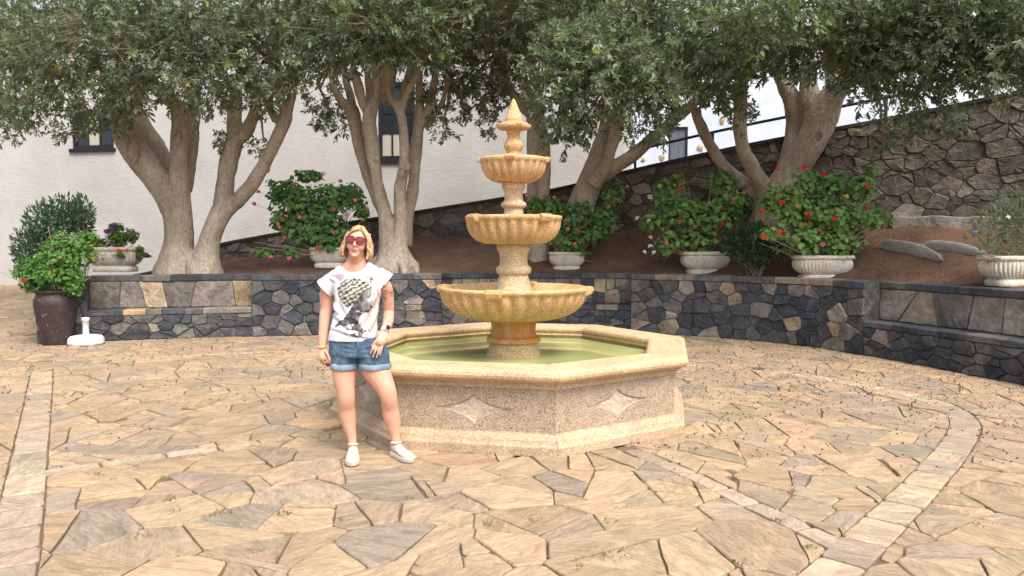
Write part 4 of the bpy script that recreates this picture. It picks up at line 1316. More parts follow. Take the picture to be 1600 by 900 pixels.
# ------------------------------------------------------------------ planters
def gadroon_planter(label, p, w, h, wd=None, rz=0.0, group='pale cast stone planters along the bed'):
    """oblong trough: foot, swelling gadrooned body, rolled rim; w = rim width, h = height"""
    wd = wd or w * .62
    root = empty('planter', p, rz); tag(root, label, 'planter', group)
    n = 176
    A_ = np.linspace(0, 2 * math.pi, 1500)
    ox = np.sign(np.cos(A_)) * np.abs(np.cos(A_)) ** .5 * w / 2; oy = np.sign(np.sin(A_)) * np.abs(np.sin(A_)) ** .5 * wd / 2
    ln = np.concatenate([[0], np.cumsum(np.hypot(np.diff(ox), np.diff(oy)))])
    tq = np.linspace(0, ln[-1], n + 1)[:-1]
    ox = np.interp(tq, ln, ox); oy = np.interp(tq, ln, oy)          # evenly spaced squarish oval
    def ringed(prof, name):
        v = []
        for kx, z, am in prof:
            for k in range(n):
                q = 1 - am * (1 - abs(math.sin(k * math.pi / 4)))
                v.append((ox[k] * kx * q, oy[k] * kx * q, z * h))
        m = len(prof)
        f = [(i * n + k, i * n + (k + 1) % n, (i + 1) * n + (k + 1) % n, (i + 1) * n + k) for i in range(m - 1) for k in range(n)]
        f.append(tuple(range(n - 1, -1, -1)))
        return make_mesh(name, v, f, M['cast_stone'], root, True)
    ringed([(.74, 0, 0), (.76, .02, 0), (.76, .18, 0), (.72, .21, 0), (.66, .25, 0)], 'foot')
    ringed([(.64, .24, .0), (.74, .28, .05), (.86, .38, .085), (.94, .52, .09), (.965, .64, .085), (.95, .76, .07), (.91, .82, .03), (.88, .84, 0)], 'body')
    ringed([(.86, .83, 0), (.95, .845, 0), (.99, .88, 0), (1.0, .93, 0), (.98, .98, 0), (.95, 1.0, 0), (.86, 1.0, 0), (.83, .97, 0), (.82, .88, 0)], 'rim')
    m = MB(); k = .41
    v = [(w * k * math.copysign(abs(math.cos(a)) ** .42, math.cos(a)), wd * k * math.copysign(abs(math.sin(a)) ** .42, math.sin(a)), h * .9) for a in np.linspace(0, 2 * math.pi, 40)[:-1]]
    m.add(v, [tuple(range(39))]); m.build('soil_fill', M['soil'], root)
    return root
# ------------------------------------------------------------------ leaves for pot plants
def leaf_cloud(name, parent, pos, nrm, size, cols, mat, kind='round', lobes=9, rs=1):
    """joined small leaves: round scalloped, narrow or divided"""
    nr = np.random.default_rng(rs)
    N = len(pos)
    nrm = nrm / np.linalg.norm(nrm, axis=1)[:, None]
    ref = nr.normal(size=(N, 3)); e1 = np.cross(nrm, ref); e1 /= np.linalg.norm(e1, axis=1)[:, None]; e2 = np.cross(nrm, e1)
    if kind == 'round':
        k = 9
        V = [pos - nrm * (size * .16)[:, None]]
        for i in range(k):
            a = 2 * math.pi * i / k
            r = size * (.5 if i else .22) * nr.uniform(.86, 1.12, N)
            V.append(pos + e1 * (r * math.cos(a))[:, None] + e2 * (r * math.sin(a))[:, None] + nrm * (size * .06 * nr.uniform(-1, 1, N))[:, None])
        V = np.stack(V, 1)
        b = (np.arange(N) * (k + 1))[:, None]
        Q = np.concatenate([np.concatenate([b, b + 1 + i, b + 1 + (i + 1) % k], 1) for i in range(k)])
        nv = k + 1
    else:
        d = nrm; sd = e1; up = e2
        w = size * (.1 if kind == 'narrow' else .2)
        V = np.stack([pos, pos + d * (size * .4)[:, None] + sd * w[:, None] + up * (size * .05)[:, None], pos + d * size[:, None] - up * (size * .06)[:, None], pos + d * (size * .4)[:, None] - sd * w[:, None] + up * (size * .05)[:, None]], 1)
        b = (np.arange(N) * 4)[:, None]
        Q = np.concatenate([np.concatenate([b, b + 1, b + 2], 1), np.concatenate([b, b + 2, b + 3], 1)])
        nv = 4
    o = big_mesh(name, V.reshape(-1, 3), Q, mat, parent, False, np.repeat(cols, nv, axis=0))
    o['kind'] = 'stuff'
    return o
def flower_mesh(mat):
    m = MB(); rg = random.Random(9)
    for i in range(16):
        d = Vector((rg.gauss(0, 1), rg.gauss(0, 1), abs(rg.gauss(.3, .8)))).normalized()
        c = d * .026
        a = d.cross(Vector((.3, .5, .8))).normalized(); b = d.cross(a)
        r = .017
        m.add([c, c + a * r + d * .005, c + (a + b) * r * .75 + d * .009, c + b * r + d * .005, c + (b - a) * r * .75 + d * .009, c - a * r + d * .005, c - (a + b) * r * .75 + d * .009, c - b * r + d * .005, c + (a - b) * r * .75 + d * .009],
              [(0, 1, 2), (0, 2, 3), (0, 3, 4), (0, 4, 5), (0, 5, 6), (0, 6, 7), (0, 7, 8), (0, 8, 1)])
    o = m.build('flower', mat); me = o.data
    bpy.data.objects.remove(o)
    return me
FL = {k: flower_mesh(M['petal_' + k]) for k in ('red', 'pink', 'magenta', 'white', 'purple', 'orange', 'yellow', 'blue')}
def add_flowers(root, base, lst, D, stem_from, k=1.0):
    for x, y, c, *dd in lst:
        p = at(x, y, D + (dd[0] if dd else -.3)) - base
        o = link_mesh('flower', FL[c], root); o.location = p
        o.rotation_euler = (rnd.uniform(.3, 1.0), rnd.uniform(-.4, .4), rnd.uniform(0, 6)); o.scale = [k * rnd.uniform(.8, 1.2)] * 3
        m = MB()
        s = Vector((p.x * .75, p.y + .10, p.z - .14))
        m.tube([s, s.lerp(p, .6) + Vector((0, -.01, .01)), p], .003, 4, False)
        m.build('flower_stalk', M['stalk'], root, True)
plain('stalk', (.14, .17, .07), .7)
def geranium(label, base, blobs, D, n, seed, flowers, size=.088, cols=((.075, .155, .058), (.165, .29, .09)), group='geraniums growing in the planters', name='geranium'):
    """blobs: photo clumps (x, y, dd, rx, ry_depth, rz)"""
    nr = np.random.default_rng(seed); rg = random.Random(seed)
    base = Vector(base)
    root = empty(name, base); tag(root, label, 'plant', group)
    n = int(n * 1.9)
    W = np.array([b[3] * b[5] for b in blobs]); W = W / W.sum()
    wh = nr.choice(len(blobs), n, p=W)
    C = np.array([tuple(at(b[0], b[1], D + b[2]) - base) for b in blobs]); Rr = np.array([b[3:6] for b in blobs])
    d = nr.normal(size=(n, 3)); d /= np.linalg.norm(d, axis=1)[:, None]
    r = nr.uniform(0, 1, n) ** .35
    ph = nr.uniform(0, 6.28, (len(blobs), 2)); az = np.arctan2(d[:, 1], d[:, 0])
    mod = 1 + .15 * np.sin(3 * az + ph[wh, 0] + 3 * d[:, 2]) + .12 * np.sin(7 * d[:, 2] + ph[wh, 1])
    pos = C[wh] + d * Rr[wh] * (r * mod)[:, None]
    pos[:, 2] = np.maximum(pos[:, 2], -.12)
    nm = d * .8 + np.array([0, -.35, .55]) + nr.normal(size=(n, 3)) * .3
    c0, c1 = np.array(cols[0]), np.array(cols[1])
    t = nr.uniform(0, 1, n)[:, None]
    col = (c0 + (c1 - c0) * t) * nr.uniform(.8, 1.2, n)[:, None]
    yl = nr.uniform(size=n) < .02
    col[yl] = (.3, .28, .06)
    leaf_cloud('foliage', root, pos, nm, size * nr.uniform(.6, 1.25, n), col, M['soft_leaf'], 'round', rs=seed)
    m = MB()
    for b in C:
        e = Vector(b)
        for q in range(5):
            tip = e + Vector((rg.uniform(-.6, .6) * blobs[0][3], rg.uniform(-.2, .2), rg.uniform(-.5, .6) * blobs[0][5]))
            s = Vector((rg.uniform(-.12, .12), rg.uniform(-.06, .06), -.05))
            m.tube([s, s.lerp(tip, .45) + Vector((0, 0, -.04)), tip], [.011, .008, .004], 5, False)
    m.build('stems', M['twig'], root, True)
    add_flowers(root, base, flowers, D, base)
    return root
def planter_at(label, x0, x1, ytop, ybot, wd=None, on_wall=False):
    xm = (x0 + x1) / 2
    p = on_soil(xm, ybot - 3) if not on_wall else gnd(xm, ybot - 2, 1.005)
    k = p.y / F_PX
    w = (x1 - x0) * k * .95; h = (ybot - ytop) * k * 1.08
    p2 = Vector((p.x * (p.y + w * .22) / p.y, p.y + w * .22, (soil_z(p.x, p.y) if not on_wall else 1.004)))
    p2.z = min(p2.z, p.z) - .01 if not on_wall else 1.005
    return gadroon_planter(label, p2, w, h), p2, h, p2.y

# behind the woman
pl, p, h, D = planter_at('small pale fluted planter between the forked ficus and the slender ficus', 483, 548, 391, 421)
geranium('large geranium bush with pink flowers beside the slender ficus trunk', p + Vector((0, 0, h * .9)), [
    (470, 320, 0, .48, .38, .36), (520, 310, .05, .42, .38, .3), (445, 300, .1, .36, .3, .26), (550, 305, .1, .24, .28, .24), (440, 345, -.1, .22, .25, .2), (490, 365, -.1, .4, .32, .26), (540, 370, 0, .34, .3, .24), (410, 395, -.2, .2, .16, .1), (455, 395, -.25, .16, .16, .12), (480, 275, .1, .3, .25, .12), (565, 330, .1, .16, .2, .2), (500, 340, -.1, .42, .3, .26), (465, 355, -.1, .3, .26, .2), (515, 385, -.1, .26, .24, .14)],
    D, 1900, 71, [(459, 287, 'pink'), (404, 300, 'pink'), (397, 319, 'pink'), (447, 338, 'pink'), (468, 340, 'pink'), (440, 344, 'pink'), (437, 356, 'pink'), (444, 371, 'pink'), (523, 364, 'pink'), (555, 313, 'pink'), (520, 327, 'pink'), (541, 336, 'pink'), (532, 283, 'pink'), (573, 326, 'pink'), (496, 388, 'pink'), (423, 402, 'pink', -.4), (452, 404, 'pink', -.4), (566, 344, 'pink'), (434, 350, 'yellow')])
pl, p, h, D = planter_at('pale fluted planter behind the fountain, below the leaning ficus', 855, 916, 398, 425)
geranium('dark leaved geranium with small pink flowers below the leaning ficus', p + Vector((0, 0, h * .9)), [
    (860, 330, .1, .34, .3, .24), (900, 340, 0, .36, .3, .28), (940, 345, 0, .3, .28, .3), (890, 375, -.1, .34, .28, .24), (955, 310, .1, .2, .2, .24), (835, 318, .1, .2, .2, .14), (925, 365, -.1, .26, .24, .2), (968, 298, .1, .1, .12, .14), (910, 398, -.1, .12, .12, .08)],
    D, 900, 73, [(823, 307, 'pink'), (854, 334, 'pink'), (887, 358, 'pink'), (903, 361, 'pink'), (925, 329, 'pink'), (951, 324, 'pink'), (980, 292, 'pink'), (909, 340, 'pink'), (898, 382, 'pink'), (884, 344, 'pink'), (866, 309, 'pink')])
pl, p, h, D = planter_at('pale fluted planter between two big geraniums on the curved wall', 1060, 1142, 398, 432)
geranium('wide geranium with magenta and white flowers in front of the ramp wall', p + Vector((0, 0, h * .9)), [
    (1060, 330, .05, .4, .32, .32), (1110, 340, 0, .4, .34, .3), (1140, 310, .1, .34, .3, .3), (1040, 300, .1, .22, .22, .26), (1020, 345, 0, .22, .22, .16), (1045, 380, -.1, .22, .24, .2), (1090, 375, -.1, .36, .3, .22), (1130, 290, .15, .26, .24, .26), (1155, 325, .1, .24, .24, .2), (1060, 280, .1, .14, .16, .14)],
    D, 1150, 79, [(1061, 294, 'red'), (1063, 343, 'magenta'), (1082, 357, 'magenta'), (1127, 351, 'red'), (1015, 308, 'white'), (1014, 345, 'white'), (996, 341, 'white'), (1016, 371, 'white'), (1016, 385, 'white'), (1007, 394, 'white'), (1022, 395, 'white'), (1041, 379, 'pink'), (1148, 311, 'pink'), (1162, 302, 'pink')], cols=((.10, .19, .065), (.23, .37, .11)))
pl, p, h, D = planter_at('bluish white fluted planter under the bright red geranium', 1236, 1332, 404, 441)
geranium('tall geranium with bright red flowers in front of the stout ficus', p + Vector((0, 0, h * .9)), [
    (1240, 330, .05, .4, .32, .34), (1290, 335, 0, .42, .34, .34), (1330, 340, 0, .34, .3, .26), (1215, 310, .1, .26, .24, .24), (1345, 295, .1, .22, .22, .24), (1370, 340, 0, .24, .22, .16), (1255, 375, -.1, .34, .3, .22), (1310, 380, -.1, .34, .3, .22), (1260, 285, .15, .24, .22, .2), (1300, 290, .1, .26, .24, .22), (1205, 365, -.1, .2, .2, .12), (1362, 268, .1, .1, .12, .12)],
    D, 1350, 83, [(1214, 264, 'red'), (1257, 262, 'red'), (1287, 272, 'red'), (1222, 317, 'red'), (1191, 330, 'red'), (1265, 335, 'red'), (1303, 343, 'red'), (1353, 326, 'red'), (1212, 363, 'red'), (1224, 365, 'red'), (1284, 363, 'red'), (1285, 382, 'pink'), (1356, 292, 'red'), (1193, 370, 'red', -.35), (1258, 352, 'orange'), (1322, 308, 'yellow')], cols=((.105, .2, .065), (.245, .39, .115)))
pl, p, h, D = planter_at('pale fluted planter with a lavender bush near the cement footing', 1530, 1640, 405, 450)
# narrow leaved shrub in the right hand planter
def narrow_shrub(label, base, blobs, D, n, seed, size, cols, kind='narrow', flowers=(), up=.5, cat='plant', name='shrub'):
    nr = np.random.default_rng(seed); rg = random.Random(seed)
    base = Vector(base); root = empty(name, base); tag(root, label, cat)
    W = np.array([b[3] * b[5] for b in blobs]); W = W / W.sum()
    wh = nr.choice(len(blobs), n, p=W)
    C = np.array([tuple(at(b[0], b[1], D + b[2]) - base) for b in blobs]); Rr = np.array([b[3:6] for b in blobs])
    d = nr.normal(size=(n, 3)); d /= np.linalg.norm(d, axis=1)[:, None]
    r = nr.uniform(0, 1, n) ** .45
    pos = C[wh] + d * Rr[wh] * r[:, None]
    nm = d + np.array([0, -.1, up]) + nr.normal(size=(n, 3)) * .45
    c0, c1 = np.array(cols[0]), np.array(cols[1])
    col = (c0 + (c1 - c0) * nr.uniform(0, 1, n)[:, None]) * nr.uniform(.8, 1.2, n)[:, None]
    leaf_cloud('foliage', root, pos, nm, size * nr.uniform(.6, 1.3, n), col, M['soft_leaf'], kind, rs=seed)
    m = MB()
    for i in range(60 if n > 1000 else 14):
        b = blobs[rg.randrange(len(blobs))]
        e = at(b[0], b[1], D + b[2]) - base + Vector((rg.uniform(-1, 1) * b[3], rg.uniform(-1, 1) * b[4], rg.uniform(-.6, 1.05) * b[5]))
        s = Vector((rg.uniform(-.1, .1), rg.uniform(-.06, .06), -.06))
        m.tube([s, s.lerp(e, .5) + Vector((0, 0, .03)), e], [.006, .004, .002], 4, False)
    m.build('stems', M['twig'], root, True)
    add_flowers(root, base, flowers, D, base, .7)
    return root
narrow_shrub('grey green lavender-like shrub in the planter near the cement footing', p + Vector((0, 0, h * .9)), [
    (1570, 350, 0, .38, .3, .26), (1600, 330, 0, .4, .3, .34), (1545, 365, -.1, .26, .24, .2), (1580, 385, -.15, .3, .24, .14), (1620, 370, 0, .4, .3, .3), (1545, 395, -.25, .1, .1, .16)], D, 2300, 91, .075, ((.08, .11, .07), (.17, .21, .14)), 'narrow', [(1523, 363, 'blue'), (1575, 340, 'white')])
# dark feathery shrub standing between the two right hand planters
q = at(1180, 400, 12.0)
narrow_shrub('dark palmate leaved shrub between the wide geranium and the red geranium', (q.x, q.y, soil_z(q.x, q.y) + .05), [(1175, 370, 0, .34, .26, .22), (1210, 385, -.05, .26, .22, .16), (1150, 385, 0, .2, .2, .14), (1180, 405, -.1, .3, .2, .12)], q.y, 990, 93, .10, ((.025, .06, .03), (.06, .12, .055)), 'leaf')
q = on_soil(1335, 395)
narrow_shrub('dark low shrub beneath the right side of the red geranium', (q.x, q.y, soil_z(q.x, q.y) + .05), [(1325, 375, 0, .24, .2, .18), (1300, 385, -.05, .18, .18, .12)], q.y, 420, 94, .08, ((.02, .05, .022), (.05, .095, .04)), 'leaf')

# pale trough on the wall at the left
pl, p, h, D = planter_at('pale fluted trough planter standing on the wall end beside the clay jar', 138, 224, 391, 427, on_wall=True)
geranium('trailing geranium with purple flowers in the trough on the wall end', p + Vector((0, 0, h * .9)), [
    (150, 380, 0, .3, .22, .12), (185, 370, 0, .24, .22, .16), (205, 368, 0, .14, .14, .12), (216, 392, -.1, .1, .1, .1), (180, 355, .05, .14, .12, .1), (222, 405, -.05, .12, .12, .14), (188, 400, -.3, .06, .05, .07)],
    D, 520, 97, [(166, 362, 'purple'), (178, 354, 'purple'), (186, 392, 'orange'), (199, 391, 'orange'), (170, 360, 'purple')], .06, ((.05, .11, .03), (.12, .23, .055)))

# ------------------------------------------------------------------ clay jar with its plants, parasol foot
jp = gnd(90, 541)
k = jp.y / F_PX
JX = jp.x * (jp.y + .22) / jp.y
jar = empty('clay_jar', (JX, jp.y + .22, 0)); tag(jar, 'tall dark brown clay jar with flaking white paint at the wall end', 'jar')
m = MB()
prof = [(.0005, 0), (21, 0), (22, 2), (24, 16), (28, 38), (31, 54), (33, 66), (32.5, 74), (30, 79), (26, 82), (27, 85), (30, 87), (30, 90), (27, 90), (25, 86), (24, 78), (.0005, 77)]
m.lathe([(r * k * .96, z * k * .97) for r, z in prof], 40); m.build('body', M['clay_jar'], jar, True)
m = MB(); m.lathe([(.001, 83 * k), (24.5 * k, 83 * k)], 24); m.build('soil_fill', M['soil'], jar)
jt = Vector((JX, jp.y + .22, 84 * k))
geranium('bright green parsley-leaved geranium spilling over the clay jar', jt, [
    (80, 415, -.1, .42, .3, .3), (110, 395, .05, .38, .3, .26), (60, 430, -.15, .3, .24, .22), (125, 380, .1, .24, .22, .16), (100, 430, -.1, .3, .24, .2), (45, 440, -.1, .14, .14, .14), (140, 372, .1, .16, .16, .1), (30, 425, -.05, .12, .12, .1), (115, 450, -.15, .14, .12, .12), (95, 370, .1, .14, .14, .1)],
    jp.y + .2, 1700, 101, [(92, 404, 'magenta'), (37, 438, 'orange')], .052, ((.055, .13, .03), (.12, .26, .055)), 'plants in the clay jar')
narrow_shrub('dark oleander-like shrub rising behind the clay jar', (jt.x, jt.y + .55, .1), [
    (75, 350, .3, .34, .3, .36), (100, 335, .3, .34, .3, .3), (50, 385, .3, .28, .26, .36), (120, 345, .3, .24, .2, .3), (65, 400, .3, .4, .3, .4), (130, 340, .3, .16, .14, .34)], jp.y + .4, 3600, 103, .08, ((.035, .075, .04), (.09, .155, .08)), 'leaf', (), .8)
bp_ = gnd(135, 540)
foot = empty('parasol_foot', (bp_.x * (bp_.y + .12) / bp_.y, bp_.y + .12, 0)); tag(foot, 'white resin parasol foot with a short tube beside the clay jar', 'parasol foot')
k = bp_.y / F_PX
m = MB(); m.lathe([(.0005, .006), (25 * k, .006), (26.5 * k, .03), (25.5 * k, 10 * k), (23 * k, 13.5 * k), (12 * k, 15.5 * k), (5.5 * k, 16 * k), (.0005, 16 * k)], 10)
m.build('base', M['white_resin'], foot)
m = MB(); m.lathe([(4.6 * k, 15 * k), (4.6 * k, 38 * k), (5.6 * k, 38.2 * k), (5.6 * k, 43 * k), (3.6 * k, 43 * k), (3.4 * k, 30 * k), (.0005, 30 * k)], 20); m.build('tube', M['white_resin'], foot, True)

# ------------------------------------------------------------------ pale stones lying on the soil
rg = random.Random(31)
for x0, y0, x1, y1, th, lab in ((1374, 384, 1474, 404, 17, 'long pale grey spindle shaped stone lying on the soil by the red geranium'), (1436, 384, 1545, 398, 15, 'flat pale grey stone lying behind the spindle shaped stone')):
    a, b = on_soil(x0, y0 + 4), on_soil(x1, y1 + 4)
    c = (a + b) / 2
    L = (b - a).length; k = c.y / F_PX
    o = empty('boulder', c)
    bpy.data.objects.remove(o)
    n, s_ = 14, 12
    v = []
    for i in range(s_ + 1):
        t = i / s_
        p = a.lerp(b, t)
        r = th * k * max(.04, math.sin(math.pi * min(1, max(0, t)) ** .8) ** .45)
        for j in range(n):
            q = 2 * math.pi * j / n
            w = 1 + .12 * noise.noise(Vector((t * 5, q, x0)))
            v.append((p.x - c.x, p.y - c.y + r * 1.3 * math.cos(q) * w, p.z - c.z + r * .35 + r * .8 * math.sin(q) * w))
    f = [(i * n + j, i * n + (j + 1) % n, (i + 1) * n + (j + 1) % n, (i + 1) * n + j) for i in range(s_) for j in range(n)]
    f += [tuple(range(n)), tuple(s_ * n + j for j in range(n))]
    o = make_mesh('boulder', v, f, M['pale_rock'], None, True); o.location = c
    tag(o, lab, 'stone')

# ------------------------------------------------------------------ fallen fruit, dry leaves and weeds
nr = np.random.default_rng(12)
def scatter_ground(n, fx, fy):
    out = []
    while len(out) < n:
        x, y = fx(), fy()
        out.append((x, y))
    return out
V, Q = [], []
ico = [(0, 0, 1), (.89, 0, .45), (.28, .85, .45), (-.72, .53, .45), (-.72, -.53, .45), (.28, -.85, .45), (0, 0, -.6)]
icf = [(0, 1, 2), (0, 2, 3), (0, 3, 4), (0, 4, 5), (0, 5, 1), (6, 2, 1), (6, 3, 2), (6, 4, 3), (6, 5, 4), (6, 1, 5)]
cnt = 0
def fruit(X, Y, Z, r):
    b = len(V)
    for p in ico: V.append((X + p[0] * r, Y + p[1] * r, Z + p[2] * r * .8))
    for f_ in icf: Q.append(tuple(b + i for i in f_))
for _ in range(5200):
    px = rnd.uniform(0, 1600); py = 522 + abs(rnd.gauss(0, 52))
    if px < 1000 and rnd.random() < .62: continue
    if px >= 1000: py = 525 + abs(rnd.gauss(0, 75))
    if py > 760: continue
    p = gnd(px, py)
    i = int(np.argmin((wp[:, 0] - p.x) ** 2 + (wp[:, 1] - p.y) ** 2)); nn = wall_path.normal(wall_path.s[i])
    if (p.x - wp[i][0]) * nn[0] + (p.y - wp[i][1]) * nn[1] < .03 and p.x > -7.3: continue
    if math.hypot(p.x - FX, p.y - FY) < 1.72: continue
    fruit(p.x, p.y, ground_z(p.x, p.y) + .006, rnd.uniform(.006, .0115))
tag(big_mesh('fallen_fruit', V, Q, M['fruit_dark'], None, True), 'small dark dried fruits fallen on the paving', 'fallen fruit', kind='stuff')
V, Q, T = [], [], []
def litter(X, Y, Z, s):
    a = rnd.uniform(0, 6.28); c, d = math.cos(a) * s, math.sin(a) * s
    b = len(V)
    t = [rnd.uniform(0, .5) * s for _ in range(4)]
    V.extend([(X - c, Y - d, Z + t[0]), (X + d * .4, Y - c * .4, Z + t[1]), (X + c, Y + d, Z + t[2]), (X - d * .4, Y + c * .4, Z + t[3])])
    Q.append((b, b + 1, b + 2, b + 3))
    col = rnd.choice([(.16, .09, .05), (.10, .06, .04), (.23, .15, .08), (.05, .035, .03), (.05, .035, .03)])
    T.extend([col] * 4)
for _ in range(5200):
    i, j = rnd.randrange(1, NU), rnd.randrange(0, NV)
    P0 = Vb[i, j] + (Vb[i, j + 1] - Vb[i, j]) * rnd.random() + (Vb[i - 1, j] - Vb[i, j]) * rnd.random()
    litter(P0[0], P0[1], P0[2] + .004, rnd.uniform(.008, .026))
tag(big_mesh('leaf_litter', V, Q, M['dry_leaf'], None, False, T), 'dry brown leaves and crumbs strewn over the soil of the bed', 'leaf litter', kind='stuff')
# weeds in the joints
V, Q, T = [], [], []
for px, py in [(148, 742), (640, 622 + 160), (360, 800), (275, 800), (760, 822), (955, 815), (944, 868), (890, 886), (1080, 705), (1160, 880), (540, 815), (225, 838), (1265, 858), (980, 870), (1530, 820), (1215, 815), (330, 805), (1240, 770), (268, 782), (975, 860)] + [(rnd.uniform(30, 1580), rnd.uniform(700, 890)) for _ in range(3)]:
    c = gnd(px, py)
    for _ in range(rnd.randrange(6, 20)):
        X, Y = c.x + rnd.gauss(0, .025), c.y + rnd.gauss(0, .025)
        a = rnd.uniform(0, 6.28); L = rnd.uniform(.008, .024); h = rnd.uniform(.004, .022)
        b = len(V)
        V.extend([(X, Y, 0), (X + math.cos(a + .5) * L * .5, Y + math.sin(a + .5) * L * .5, h * .7), (X + math.cos(a) * L, Y + math.sin(a) * L, h), (X + math.cos(a - .5) * L * .5, Y + math.sin(a - .5) * L * .5, h * .7)])
        Q.append((b, b + 1, b + 2, b + 3)); T.extend([rnd.choice([(.12, .15, .04), (.2, .17, .06), (.08, .12, .03), (.26, .15, .07)])] * 4)
tag(big_mesh('weeds', V, Q, M['soft_leaf'], None, False, T), 'small weeds growing in the paving joints', 'weeds', kind='stuff')
# ------------------------------------------------------------------ the woman beside the basin
D0 = 5.40
P0 = Vector((at(566, 600, D0).x, D0, 0))
K = D0 / F_PX
person = empty('person', P0)
tag(person, 'person in white printed T-shirt, denim shorts and sunglasses standing by the basin', 'person')
def Lp(x, y, dy=0.0):
    return at(x, y, D0 + dy) - P0
t = NT('skin'); n = t.noise(14, 4, .6); n2 = t.noise(160, 2)
t.color(t.mix(1, t.attr(), t.ramp(n, [(.3, (.93, .9, .88)), (.7, (1.06, 1.05, 1.04))]), 'MULTIPLY')); t.set(.5, .35)
t.b.inputs['Subsurface Weight'].default_value = .12
t.b.inputs['Subsurface Radius'].default_value = (.012, .005, .003)
t.b.inputs['Subsurface Scale'].default_value = .6
t.bump(n2, .0015, .4); M['skin'] = t.m
t = NT('shirt_cloth'); t.color(t.attr()); t.set(.85, .15); t.bump(t.noise(240, 2), .002, .3); M['shirt_cloth'] = t.m
def denim(name, a, b, c):
    t = NT(name); n = t.noise(6, 5, .65, t.co((1.3, 1, .8))); n2 = t.noise(120, 3, .7, t.co((1, 1, .35)))
    t.color(t.mix(1, t.ramp(n, [(.3, a), (.52, b), (.74, c)]), t.ramp(n2, [(.3, G(.75)), (.7, G(1.2))]), 'MULTIPLY')); t.set(.9, .12); t.bump(n2, .003, .5); M[name] = t.m
denim('denim', (.035, .06, .105), (.075, .125, .195), (.19, .27, .35))
denim('denim_cuff', (.14, .19, .26), (.22, .29, .37), (.33, .40, .48))
t = NT('hair'); t.color(t.attr()); t.set(.42, .4); M['hair'] = t.m
plain('lens_frame', (.06, .015, .022), .3, .5)
t = plain('lens', (.30, .045, .06), .08, .7); t.b.inputs['Metallic'].default_value = .35
t = NT('shoe_knit'); n = t.noise(60, 3); t.color(t.ramp(n, [(.3, (.46, .37, .30)), (.7, (.60, .50, .42))])); t.set(.8, .2); t.bump(n, .003, .5); M['shoe_knit'] = t.m
plain('shoe_sole', (.60, .53, .46), .6, .3); plain('lace', (.70, .64, .58), .8)
plain('watch_band', (.82, .80, .78), .5); plain('watch_screen', (.008, .008, .01), .1, .5); plain('bracelet', (.62, .68, .08), .5)
plain('dark_plastic', (.01, .01, .014), .3, .5); plain('silver', (.6, .6, .62), .25, .5, .9)

def loft(mb, rings, n=28, ex=2.2):
    """rings: (centre Vector, half width, front depth, back depth); front is -y"""
    v = []
    for c, hw, fd, bd in rings:
        for k in range(n):
            a = 2 * math.pi * k / n
            cx, sx = math.cos(a), math.sin(a)
            e = 2 / ex
            x = math.copysign(abs(cx) ** e, cx) * hw
            y = math.copysign(abs(sx) ** e, sx) * (bd if sx > 0 else fd)
            v.append((c.x + x, c.y + y, c.z))
    m = len(rings)
    f = [(i * n + k, i * n + (k + 1) % n, (i + 1) * n + (k + 1) % n, (i + 1) * n + k) for i in range(m - 1) for k in range(n)]
    f += [tuple(range(n - 1, -1, -1)), tuple((m - 1) * n + k for k in range(n))]
    mb.add(v, f)
def limb(mb, pts, n=16, sub=4, flat=1.0):
    P = [(*Lp(x, y, dy), r * K) for x, y, r, dy in pts]
    Q = catmull(P, sub)
    mb.tube([Vector(q[:3]) for q in Q], [float(q[3]) for q in Q], n, True, flat)
    e = Q[-1]; mb.ball(Vector(e[:3]), float(e[3]) * .98, 10, 8); s = Q[0]; mb.ball(Vector(s[:3]), float(s[3]) * .98, 10, 8)
def finger(mb, pts, r0, r1):
    P = [Vector(p) for p in pts]
    Q = [Vector(q) for q in catmull([tuple(p) for p in P], 4)]
    mb.tube(Q, [r0 + (r1 - r0) * i / (len(Q) - 1) for i in range(len(Q))], 8)
    mb.ball(Q[-1], r1, 8, 6)
    for p in P[1:-1]: mb.ball(p, (r0 + r1) / 2 * 1.06, 8, 6)

body = MB()
loft(body, [(Lp(560, 548), 36 * K, .07, .09), (Lp(559, 540), 40 * K, .09, .11), (Lp(555, 525), 36 * K, .09, .10), (Lp(555, 505), 31 * K, .088, .086), (Lp(556, 485), 30 * K, .094, .082),
            (Lp(558, 465), 32 * K, .11, .082), (Lp(559, 450), 37 * K, .10, .09), (Lp(559, 438), 38 * K, .076, .082), (Lp(558.5, 427), 35 * K, .060, .07), (Lp(557.5, 416), 26 * K, .055, .066), (Lp(557, 409), 17 * K, .053, .062), (Lp(557, 402), 13.5 * K, .052, .058), (Lp(557, 392, .01), 12.5 * K, .05, .06)])
# legs
limb(body, [(538, 556, 17.5, .01), (538, 574, 19.2, .0), (538, 592, 17.8, -.01), (540, 610, 14.8, -.025), (541, 622, 13.8, -.03), (541.5, 636, 13.6, .0), (543, 650, 13.4, .015), (546, 667, 10.6, .02), (549.5, 683, 7.6, .015), (551, 697, 6.8, .01), (551, 708, 6.8, .0)])
limb(body, [(585, 556, 19.5, .01), (586, 574, 22.2, -.005), (595, 592, 18.8, -.02), (604, 610, 15, -.04), (607.5, 622, 13.4, -.04), (609.5, 636, 13.2, -.005), (611.5, 650, 13.4, .01), (615, 667, 10.8, .02), (618, 683, 7.8, .02), (620, 697, 6.8, .015), (620, 708, 6.8, .01)])
for x, y in ((541.5, 617), (607, 617)):
    body.ball(Lp(x, y, -.032 - .033), (.034, .022, .036), 12, 8)
